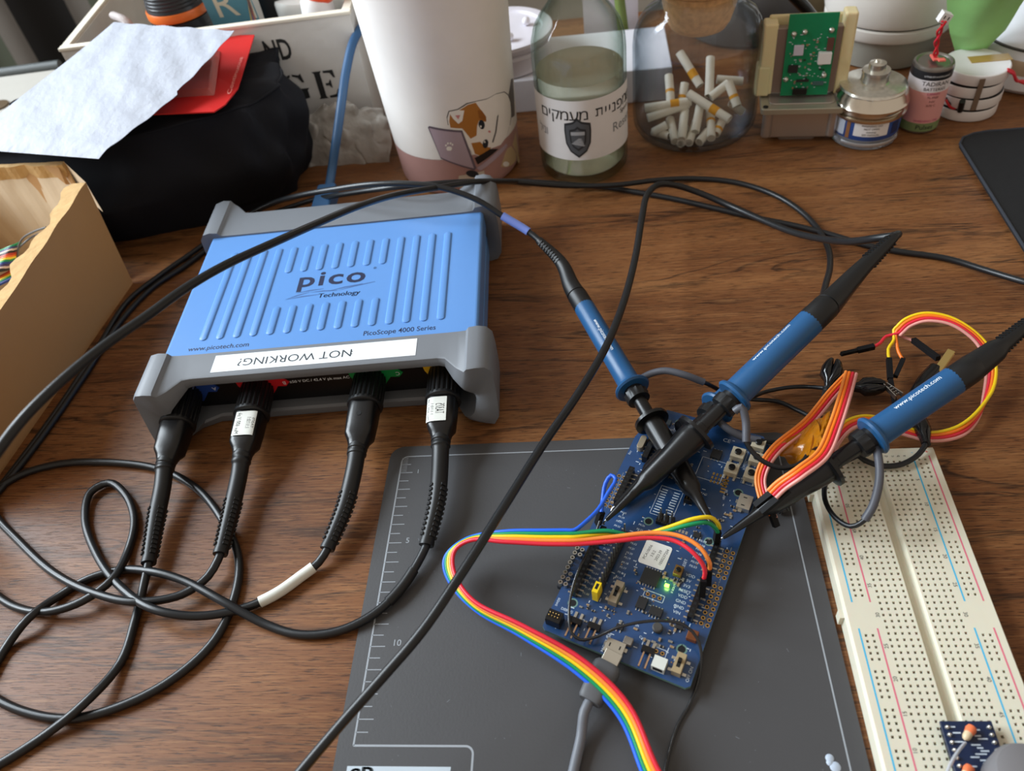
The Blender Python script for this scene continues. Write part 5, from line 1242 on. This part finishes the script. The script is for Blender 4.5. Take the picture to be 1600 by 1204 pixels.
# --- light grey plate with a dark rim behind, far left
m = MB(); Z = 30; pl = pxs((-60, 128, Z), (88, 108, Z), (120, 118, Z), (60, 170, Z), (0, 215, Z), (-80, 240, Z))
t = thing('grey_case', 'pale grey flat case with a dark far rim at the far left', 'case', V((pl[0].x+60, pl[0].y-60, 0)))
m.add([V((p.x, p.y, 0)) for p in pl]+pl, [tuple(range(6)), tuple(range(6, 12))]+[(i, (i+1) % 6, 6+(i+1) % 6, 6+i) for i in range(6)], mat('case_grey', (176, 172, 164), .5)); finish('case_body', m, t, world=True, bevel=1)
r0, r1 = at(-60, 126, Z), at(92, 105, Z); m = MB(); m.tube([r0+V((0, 3, 0)), r1+V((0, 3, 0))], 5, mat('rim_dark_grey', (78, 82, 82), .5), 12); finish('far_rim', m, t, world=True)
finish('round_button', MB().lathe([(9, 0), (9, 1.2), (0, 1.6)], mat('button_brown', (84, 66, 40), .5), T(*at(-3, 166, Z)), 24), t, world=True)

# ================================================================== right background
# stack of round white lids and a white box behind the bottle
LV = mat('lid_white', (222, 218, 226), .35)
lc = at(800, 95, 0)+V((0, 32, 0)); bx_ = at(815, 181, 0)
m = MB().box((bx_.x+40, bx_.y+40, 13), (150, 70, 26), mat('carton_white', (214, 214, 222), .55)); 
tag(finish('white_carton', m, bevel=.8), 'low white carton lying behind the glass bottle', 'carton')
L0 = V((bx_.x-12, bx_.y+42, 26.0))
for k, (r_, z, h) in enumerate(((36, 0, 17), (38, 17.2, 8))):
    m = MB().lathe([(0, z), (r_-2, z), (r_, z+1.5), (r_+.6, z+h-4), (r_+1.6, z+h-3), (r_+1.6, z+h-.5), (r_, z+h), (r_-6, z+h), (r_-7, z+h-1.6), (0, z+h-1.6)], LV, T(*L0), 64)
    tag(finish('round_container', m), ('round white tub standing on the white carton behind the tumbler', 'round white lid lying on the white tub behind the tumbler')[k], 'container', 'round white containers')
m = MB()
for k, (a_, r_) in enumerate(((.3, 22), (2.2, 20), (4.2, 24), (5.4, 10))):
    pass
for k, (a_, r_, lab) in enumerate(((-1.2, 22, 'front pearly white bead on the round white lid'), (.2, 20, 'right-hand pearly white bead on the round white lid'))):
    tag(finish('pearl_bead', MB().lathe([(0, -3.2)]+[(3.2*math.cos(x_), 3.2*math.sin(x_)) for x_ in [q*.3-1.5 for q in range(11)]]+[(0, 3.2)], mat('pearl', (236, 234, 240), .12, coat=.6), T(L0.x+r_*math.cos(a_), L0.y+r_*math.sin(a_), 26+25.2+1.6), 20)), lab, 'bead', 'pearly beads')
# pale panel and green stem
pc = at(952, 108, 0); M_ = Matrix.Translation(pc+V((3, 22, 0)))
tag(finish('pale_sheet', MB().box((0, 0, 60), (44, 2.5, 120), mat('pale_lilac', (204, 196, 204), .6), M_ @ RX(-.12))), 'pale lilac board leaning upright between bottle and cork jar', 'board')
pc = at(984, 92, 0)
t = thing('plant', 'olive green plant leaf standing between the bottle and the cork jar', 'plant', pc)
def leaf(u, v):
    p = pc+V((-2-6*v, 4, 0)).lerp(V((-12, 10, 120)), v); return p+V(((u-.5)*9*(1-.2*v), -2*math.sin(PI*u), 0))
finish('blade', MB().surf(leaf, 6, 16, mat('leaf_green', (116, 134, 70), .5), .5), t, world=True)
# black round case behind the jar
bc2 = at(1205, 78, 0)+V((6, 30, 0)); m = MB()
m.lathe([(40, 0), (47, 3), (50, 14), (49, 30), (43, 42), (33, 49), (16, 52), (0, 52)], mat('soft_dark_grey', (62, 60, 60), .65, noise=(40, .2)), T(bc2.x-22, bc2.y+20, 0), 56)
tag(finish('round_case', m), 'dark grey rounded case sitting behind the cork jar', 'case')
cb = at(1262, 55, 0)
tag(finish('beige_box', MB().box((cb.x+24, cb.y+40, 36), (44, 30, 72), mat('beige_card', (160, 146, 116), .7), None), bevel=1), 'beige box standing behind the green circuit module', 'box')
tag(finish('black_strip', MB().tube([at(1236, -10, 74), at(1258, 12, 64), at(1284, 45, 40)], 4, BLKP, 10)), 'black edge strip leaning in front of the beige box', 'strip')
# cream round appliance with dark gap
ap = at(1400, 118, 0)+V((0, 44, 0)); AP = mat('appliance_cream', (214, 208, 200), .38); APB = mat('appliance_base_grey', (150, 148, 138), .45)
t = thing('round_appliance', 'round cream plastic appliance with a dark seam at the back right', 'appliance', ap)
finish('base', MB().lathe([(34, 0), (37, 1.5), (41, 20), (41, 24)], APB, T(*ap), 72), t, world=True)
finish('ring', MB().lathe([(38, 23), (45, 24), (46, 26), (46, 32), (44.6, 33)], AP, T(*ap), 72), t, world=True)
finish('seam', MB().lathe([(43, 31), (44.4, 33), (44.4, 35), (43, 36)], mat('seam_dark', (70, 68, 64), .6), T(*ap), 72), t, world=True)
finish('dome', MB().lathe([(43, 34), (46, 34.6), (47, 37), (46.6, 58), (45, 66), (42, 71), (38, 73), (36, 73), (34, 71), (33, 60), (0, 58)], AP, T(*ap), 96), t, world=True)
finish('inner_rim', MB().lathe([(36, 72.5), (34.5, 74.5), (31, 74.5), (29, 72), (28, 62), (0, 61)], mat('inner_rim_white', (226, 226, 230), .3), T(*ap), 72), t, world=True)
finish('vent_grille', MB().lathe([(22, 61), (22, 66), (8, 68), (0, 68)], mat('grille_taupe', (120, 110, 96), .5), T(*ap), 48, rfn=lambda r, z, a: r*(1+.06*math.sin(24*a))), t, world=True)
rc = at(1316, 42, 0)+V((0, 16, 0))
tag(finish('ribbed_bottle', MB().lathe([(11.5, 0), (12.5, 2), (12.5, 90), (10, 94), (0, 94)], mat('ribbed_white', (222, 214, 208), .4), T(*rc), 120, rfn=lambda r, z, a: r*(1+.02*math.sin(30*a)))), 'white finely ribbed cylinder left of the round cream appliance', 'bottle')
# green pouch
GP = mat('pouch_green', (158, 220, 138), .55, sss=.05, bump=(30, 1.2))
g0 = at(1506, 92, 0)
gp_ = [(1480, -30, 86), (1482, 12, 66), (1486, 50, 46), (1494, 80, 26), (1508, 99, 10)]; gq = [(1620, -30, 86), (1592, 8, 66), (1568, 44, 46), (1540, 72, 26), (1524, 92, 8)]
def green(u, v):
    i = min(3, int(v*4)); f = v*4-i
    a = w2(*gp_[i]).lerp(w2(*gp_[i+1]), f); b_ = w2(*gq[i]).lerp(w2(*gq[i+1]), f)
    p = a.lerp(b_, u); return p+V((0, -9*math.sin(PI*u)+1.2*math.sin(8*u+6*v), 0))
t = thing('green_pouch', 'light green soft pouch tapering down between the white devices', 'pouch', V((g0.x, g0.y+6, 0)))
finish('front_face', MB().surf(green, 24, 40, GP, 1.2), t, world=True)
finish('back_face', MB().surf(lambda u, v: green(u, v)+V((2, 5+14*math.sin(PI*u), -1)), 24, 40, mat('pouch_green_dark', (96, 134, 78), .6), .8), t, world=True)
# white device at the right edge
wd = at(1600, 150, 0)+V((18, 38, 0)); WP = mat('device_white', (226, 226, 232), .32)
t = thing('white_device', 'smooth white rounded device cut off by the right edge', 'device', wd)
dome = lambda z: 44-z*.18-(max(0, z-70)**2)*.006
finish('body', MB().lathe([(38, 0), (42, 1), (dome(4)+1, 4)]+[(dome(z)+1, z) for z in range(10, 30, 4)]+[(dome(z), z) for z in range(30, 124, 6)]+[(0, 124)], WP, T(*wd), 96), t, world=True)
finish('seam', MB().lathe([(dome(29)+.9, 28.4), (dome(29)+1.15, 28.8), (dome(29)+1.15, 29.6), (dome(30)+.4, 30)], mat('seam_dark', (70, 68, 64)), T(*wd), 96), t, world=True, clean=False)
finish('beige_stripe', MB().lathe([(dome(16)+1.3, 13), (dome(16)+1.6, 14), (dome(22)+1.5, 22), (dome(22)+1.2, 23)], mat('stripe_beige', (190, 166, 140), .5), T(*wd), 96, a0=PI*1.05, a1=PI*1.75), t, world=True, clean=False)
# --- stack of white pucks with tape and leads
dx0, dy0 = 359.5, 290.0; tl = [(0, 0), (.8, .6), (-.4, 1.2), (1.2, 1.6)]; PKM = mat('puck_white', (224, 220, 220), .35); DR = 20.6
names = ('lowest white puck cell of the taped stack', 'second white puck cell from the bottom of the taped stack', 'third white puck cell from the bottom of the taped stack', 'topmost white puck cell with amber tape on its lid')
for k in range(4):
    z = k*8.1; t = thing('puck_cell', names[k], 'battery', (dx0+tl[k][0], dy0+tl[k][1], z), group='taped stack of white puck cells')
    finish('can', MB().lathe([(DR-1.2, 0), (DR-.2, .6), (DR, 1.4), (DR, 6.6), (DR-.3, 7.4), (DR-1, 7.7), (DR-1.6, 7.4), (0, 7.4)], PKM, T(dx0+tl[k][0], dy0+tl[k][1], z), 64), t, world=True)
    if k < 3: finish('gasket', MB().lathe([(DR-.8, 7.3), (DR-.5, 7.5), (DR-.5, 8.1)], BLKP, T(dx0+tl[k][0], dy0+tl[k][1], z), 64), t, world=True, clean=False)
    if k == 3:
        finish('tape', MB().box((dx0+10, dy0+5, z+7.6), (26, 9, .3), mat('amber_tape_pale', (196, 160, 84), .3, trans=.3), None), t, world=True)
        m = MB(); q_ = at(1502, 150, 22)
        m.box((dx0-2.5, dy0-DR+.6, 20), (3.4, .8, 22), mat('tape_brown', (120, 100, 84), .5), Matrix.Translation((0, 0, 0))); finish('tape_strip', m, t, world=True)
t = thing('puck_leads', 'short red and black leads tied at the front of the puck stack', 'wires', at(1490, 150, 12))
for k, (c, off) in enumerate((((206, 40, 50), 0), ((24, 24, 26), -5))):
    finish('wire', MB().tube(spline(pxs((1478, 156+off*.6, 16), (1484, 166+off*.8, 11), (1492, 170+off, 8), (1503, 168+off*.5, 8)), 1.5), .8, mat('lead_%d' % k, c, .4), 8), t, world=True)
finish('heat_shrink', MB().tube(pxs((1504, 158, 17), (1500, 173, 8)), 1.9, BLK, 10), t, world=True)
t = thing('side_leads', 'twisted red and black leads running from the puck stack to the right edge', 'wires', at(1580, 120, 20))
for k, c in enumerate(((24, 24, 26), (206, 40, 60))):
    finish('wire', MB().tube(spline(pxs((1574, 108+k*2, 32), (1583, 112+k*3, 30), (1588, 124+k*2, 24), (1600, 130-k*3, 20), (1625, 136+k*3, 18)), 1.5), .9, mat('lead_%d' % k, c if k else (24, 24, 26), .4) if k == 0 else mat('lead_red', c, .4), 8), t, world=True)
# --- pink-labelled battery cell
bx2, by2 = 324.0, 272.5; Rb = 12.6; hb = 46
t = thing('lithium_cell', 'pink-labelled cylindrical battery with red and black leads on top', 'battery', (bx2, by2, 0))
tilt = Matrix.Translation((bx2, by2, 0))
finish('can', MB().lathe([(Rb-1.5, 0), (Rb-.2, .5), (Rb, 1.5), (Rb, hb-2), (Rb-.5, hb-.4), (Rb-1.6, hb), (Rb-2.6, hb-.6), (Rb-3, hb-1), (0, hb-1)], mat('cell_steel', (150, 146, 142), .3, metal=.9), tilt, 48), t, world=True)
W = Wrap(bx2, by2, lambda z: Rb+.1); m = MB()
for z0, z1, c in ((2, 8, ('cell_green', (120, 140, 96))), (8, 30, ('cell_pink', (222, 160, 158))), (30, 38, ('cell_white', (226, 224, 230))), (38, 43.5, ('cell_black', (32, 34, 40)))):
    m.surf(lambda u, v: W.pt(2*PI*u, z0+(z1-z0)*v, .05), 48, 1, mat(c[0], c[1], .4))
def bt(s_, size, z, mt, da=0.): m.text(s_, size, mt, lambda x_, y_: W.pt(-PI/2+da+x_/Rb, z+y_, .2))
MAG = mat('magenta_print', (176, 60, 120), .5)
bt('TADIRAN', 4.0, 35.6, INK); bt('BATTERIES', 2.9, 32, INK); bt('LITHIUM INORGANIC', 1.7, 40.6, WINK); bt('TL-5920', 2.0, 26.4, mat('maroon_print', (96, 40, 50), .5)); bt('3.6V', 2.0, 23.6, mat('maroon_print', (96, 40, 50))); bt('SIZE C', 2.0, 20.8, mat('maroon_print', (96, 40, 50))); bt('Lithium', 2.6, 29, MAG)
bt('WARNING: FIRE', 2.2, 9.6, MAG); bt('Pulses', 4.6, 5, INK)
finish('wrapper', m, t, world=True, clean=False, label='pink, white and black printed wrapper')
top = V((bx2, by2, hb))
m = MB(); m.box(tuple(top+V((0, 1, 1))), (4, 8, 1.2), mat('coral_tab', (232, 112, 100), .5)); m.box(tuple(top+V((2.6, -4, 1.6))), (4.4, 3.6, 1.2), mat('coral_tab', (232, 112, 100))); finish('tape_tab', m, t, world=True, bevel=.3)
for k, c in enumerate((('lead_red', (206, 40, 60)), ('lead_0', (24, 24, 26)))):
    pts_ = []
    for q in range(13):
        f = q/12; p = w2(1462-7*math.sin(3*f)+14*f+3*math.sin(PI*f), 84-51*f, 50+26*f); an = f*9+k*PI; pts_.append(p+V((1.1*math.cos(an), 1.1*math.sin(an)*.6, .5*math.sin(an))))
    finish('lead', MB().tube(spline([top+V((k*1.5-1, 0, 1))]+pts_, 1.5), .8, mat(c[0], c[1], .4), 8), t, world=True)
J = w2(1476, 27, 77); m = MB().box((0, 0, 0), (6.4, 5, 6.2), WHT, Matrix.Translation(J) @ RY(.4)); 
for s_ in (-1, 1): m.box((s_*1.3, -2.55, .6), (.7, .2, 2.0), HOLE, Matrix.Translation(J) @ RY(.4))
finish('connector', m, t, world=True, bevel=.3, label='small white two-pin connector')
# --- silver gauge with blue belt
gx, gy = 286.5, 266.0
t = thing('round_gauge', 'round clear and silver metal sensor with a blue belt and label', 'sensor', (gx, gy, 0))
CHR = mat('polished_steel', (214, 208, 196), .16, metal=1); CLP = mat('clear_plastic', (190, 196, 206), .08, trans=.7)
finish('clear_foot', MB().lathe([(18, 0), (21, .6), (22, 3), (21.6, 7.5)], CLP, T(gx, gy, 0), 64), t, world=True)
finish('blue_belt', MB().lathe([(21.2, 7), (21.6, 7.6), (21.6, 20), (21.2, 20.6)], mat('belt_blue', (46, 78, 148), .35), T(gx, gy, 0), 64), t, world=True, label='blue plastic belt')
finish('metal_rings', MB().lathe([(20, 20), (23.6, 20.6), (24, 21.6), (24, 22.8), (21.8, 23.4), (21.6, 26), (23.8, 26.6), (24, 28), (23, 29.4), (22.4, 33), (21.2, 35), (21, 36.4)], CHR, T(gx, gy, 0), 80), t, world=True)
finish('top_plate', MB().lathe([(21.2, 36), (20.6, 37.4), (19, 38), (10, 38.4), (8.6, 39.2), (8.2, 44.6), (8.8, 45), (8.6, 46.4), (5.4, 47), (5.2, 50.8), (3, 51.6), (2.4, 49.6), (0, 49.4)], mat('engraved_silver', (212, 210, 202), .24, metal=.9, noise=(400, .3)), T(gx, gy, 0), 64), t, world=True)
W = Wrap(gx, gy, lambda z: 21.7); m = MB()
m.surf(lambda u, v: W.pt(-PI/2-.62+1.02*u, 10.6+9*v, .1), 14, 1, mat('label_paper_white', (232, 232, 234)))
for k, s_ in enumerate(('WARNING: DO', 'NOT OPEN', 'housing', 'SEE MANUAL')): m.text(s_, 1.9, INK, lambda x_, y_, k=k: W.pt(-PI/2-.11+x_/21.7, 18.2-k*2.1+y_, .22))
m.surf(lambda u, v: W.pt(-PI/2-1.35+.42*u, 9+10.5*v, .1), 8, 1, mat('label_pale_blue', (200, 214, 236), .5)); m.surf(lambda u, v: W.pt(-PI/2-.86+.12*u, 8+11.5*v, .12), 3, 1, mat('copper_stripe', (150, 104, 66), .4))
m.surf(lambda u, v: W.pt(-PI/2+.55+.3*u, 10+8*v, .1), 5, 1, mat('slot_dark_blue', (30, 44, 84), .5))
finish('printed_label', m, t, world=True, clean=False)
finish('screw_band', MB().lathe([(22.2, 3.2), (22.4, 3.6), (22.4, 5.2), (22.2, 5.6)], mat('silver_print', (196, 200, 206), .3, metal=.7), T(gx, gy, 0), 64, a0=PI*1.2, a1=PI*1.8), t, world=True, clean=False)
# --- green module in a metal tray with cream holder
ta = math.radians(-7); T0 = V((243.5, 275.5, 0)); t = thing('circuit_module', 'green circuit module held in a cream clip on a silver tray', 'module', T0, (0, 0, ta))
SM = mat('tray_silver', (184, 176, 170), .32, metal=.75)
m = MB(); m.prism(rrect(-12, -9, 12, 9, 2), 0, 4, SM); finish('foot', m, t)
m = MB(); m.prism(rrect(-22, -14, 22, 14, 4), 4, 24, SM); 
for sx in (-1, 1):
    m.lathe([(3.4, 5), (3.4, 26)], SM, T(sx*21, -13, 0), 20)
finish('tray', m, t, bevel=1)
m = MB(); m.prism(rrect(-26.5, -19, 26.5, 19, 3), 24, 28, mat('tray_flange', (176, 172, 156), .35, metal=.6)); m.prism(rrect(-21, -13, 21, 15, 4), 28, 28.8, SM)
for sx in (-1, 1): m.lathe([(1.8, 28), (1.8, 28.6), (0, 28.6)], HOLE, T(sx*23.5, -15.5, 0), 14)
finish('flange', m, t, bevel=.6)
ML = RX(-.16)
def mm(z): return T(0, 2, 28.5) @ ML
CRM = mat('cream_resin', (222, 208, 164), .45, sss=.2); MZ = T(0, 1, 28.6) @ RX(-.10)
m = MB(); m.box((-24, 3, 24), (9, 14, 46), CRM, MZ); m.box((-26, 2, 10), (9, 13, 20), CRM, MZ); m.box((24, 3, 26), (8, 13, 52), CRM, MZ); m.box((0, 8.5, 44), (50, 3, 10), CRM, MZ)
finish('cream_holder', m, t, bevel=1.6, bseg=3)
finish('shield_can', MB().box((-.5, 0, 23), (41, 7, 42), mat('shield_brown_silver', (142, 126, 118), .35, metal=.6), MZ), t, bevel=.5)
GM = mat('module_green', (10, 128, 84), .35, noise=(80, .15)); m = MB(); m.box((1, -5.2, 27), (30, 1.4, 52), GM, MZ)
for k in range(60): m.box((random.uniform(-12, 14), -5.95, random.uniform(6, 42)), (random.uniform(.5, 1.6), .06, .5), SILK, MZ)
finish('module_board', m, t, label='green circuit board')
for x_, z_ in ((-10, 41), (-3.5, 42), (12.5, 42.5), (-11.5, 12), (12, 14)): finish('solder_joint', MB().lathe([(1.9, 0), (1.6, 1), (.7, 1.8), (0, 2)], TIN, MZ @ T(x_, -5.9, z_) @ RX(PI/2), 16), t)
for x_, z_, a_, b_, c, h in ((-6, 31, 6, 6.4, mat('lilac_chip', (196, 192, 208), .4), 1.6), (10.5, 26, 8, 7, WHT, 4), (-8, 19, 6, 5, CHIP, 1.4), (-1, 11, 8, 1.6, CHIP, 1), (9, 9, 7, 2.6, mat('chip_teal', (64, 96, 96), .4), 1), (-2, 4, 9, 4, mat('black_glue', (20, 22, 22), .3), 2.4), (13, 34, 4, 8, mat('chip_brown', (94, 62, 54), .4), 1.2)):
    finish('module_component', MB().box((x_, -5.9-h/2, z_), (a_, h, b_), c, MZ), t, bevel=.2)
for k in range(40):
    finish('module_component', MB().box((random.uniform(-11, 13), -6.3, random.uniform(5, 40)), (random.choice([.9, 1.4]), .8, random.choice([.7, 1.1])), PM[k % 3] if k % 2 else TIN, MZ), t)
# --- mouse mat
mp = [(341, 240), (345, 247), (353, 251), (362, 252.5), (470, 252), (470, -20), (341, -20)]
m = MB(); BMT = mat('pad_black', (18, 19, 22), .8, noise=(200, .2), bump=(900, .2)); m.prism(mp, 0, 3, BMT)
t = thing('mouse_pad', 'black cloth mouse pad with stitched edge at the right', 'mouse pad', (390, 200, 0)); finish('pad', m, t, world=True, bevel=.6)
finish('stitched_edge', MB().tube([V((x_, y_, 3)) for x_, y_ in (mp[6], (341, 120), (341, 180), mp[0], mp[1], mp[2], mp[3], (400, 252.3), mp[4])], .9, mat('stitch_grey', (44, 48, 56), .8, bump=(500, .3)), 8), t, world=True)
# --- small blue module on the breadboard
a0_ = at(1468, 1126, 12); t = thing('breakout_board', 'small dark blue breakout board plugged into the near end of the breadboard', 'circuit board', V((BBX+2, BBY-68, ZT)), (0, 0, BBT))
q0 = at(1469, 1126, 12.5); q1 = at(1549, 1126, 12.5); cx_ = (q0.x+q1.x)/2; wq = q1.x-q0.x; NB = mat('navy_board', (16, 34, 66), .35)
Y0 = q0.y
m = MB(); m.box((cx_, Y0-14, 11.8), (wq, 28, 1.4), NB); 
for k in range(26): m.box((cx_+random.uniform(-5, 5), Y0-2-k, 12.55), (random.uniform(1.5, 5), .45, .06), SILK)
finish('board', m, t, world=True)
finish('pin_strip', MB().box((cx_, Y0-14, 9.8), (wq-1, 26, 2.6), BLKP), t, world=True)
for sx in (-1, 1):
    for k in range(9): finish('solder_joint', MB().lathe([(.8, 0), (.7, .7), (.3, 1.2), (0, 1.3)], TIN, T(cx_+sx*(wq/2-1.6), Y0-2.2-k*2.54, 12.5), 12), t, world=True)
for k, (px_, py_) in enumerate(((1515, 1142), (1512, 1204))):
    A = at(px_+5, py_-8, 14); B = at(px_-8, py_+14, 14)
    tt = thing('resistor', ('orange and beige resistor on the small blue board, farther one', 'orange and beige resistor on the small blue board, nearer one')[k], 'resistor', A)
    Mx = align(A, B); L_ = (B-A).length
    finish('orange_half', MB().lathe([(0, 0), (1.5, .5), (1.8, 1.6), (1.5, 3.2)], mat('resistor_orange', (228, 118, 74), .4), Mx, 20), tt, world=True)
    finish('beige_half', MB().lathe([(1.4, 3.2), (1.4, L_-1.6), (1.0, L_-.6), (0, L_)], mat('resistor_beige', (206, 184, 150), .4), Mx, 20), tt, world=True)
tag(finish('clear_filament', MB().tube(spline(pxs((1508, 1160, 15), (1496, 1175, 19), (1484, 1196, 22), (1474, 1225, 24)), 2), .55, mat('clear_wire', (216, 220, 228), .15, trans=.4), 8)), 'thin clear filament bending off the small blue board', 'filament')
kc = at(1572, 1214, 14); t = thing('grey_knob', 'grey rounded knob at the lower right corner', 'rubber piece', kc)  # blurred grey shape in the corner, built as a rounded knob
finish('dome', MB().lathe([(10, 12.6), (10.6, 14), (10.6, 24), (9.4, 27.4), (6, 28.6), (0, 28.8)], mat('knob_grey', (112, 110, 112), .5), T(kc.x+2, kc.y-3, 0), 48), t, world=True)
# small black grabber beside the board on the mat
A = at(1226, 800, 2.5); B = at(1212, 772, 5); cl = MB(); Mx = align(A, B)
cl.tube(spline([A, A.lerp(B, .5)+V((0, 0, 1)), B], 1.5), 2.2, BLKG, 10, flat=(1.2, .8))
tag(finish('cable_clip', cl), 'small glossy black clip lying on the mat right of the board', 'clip')
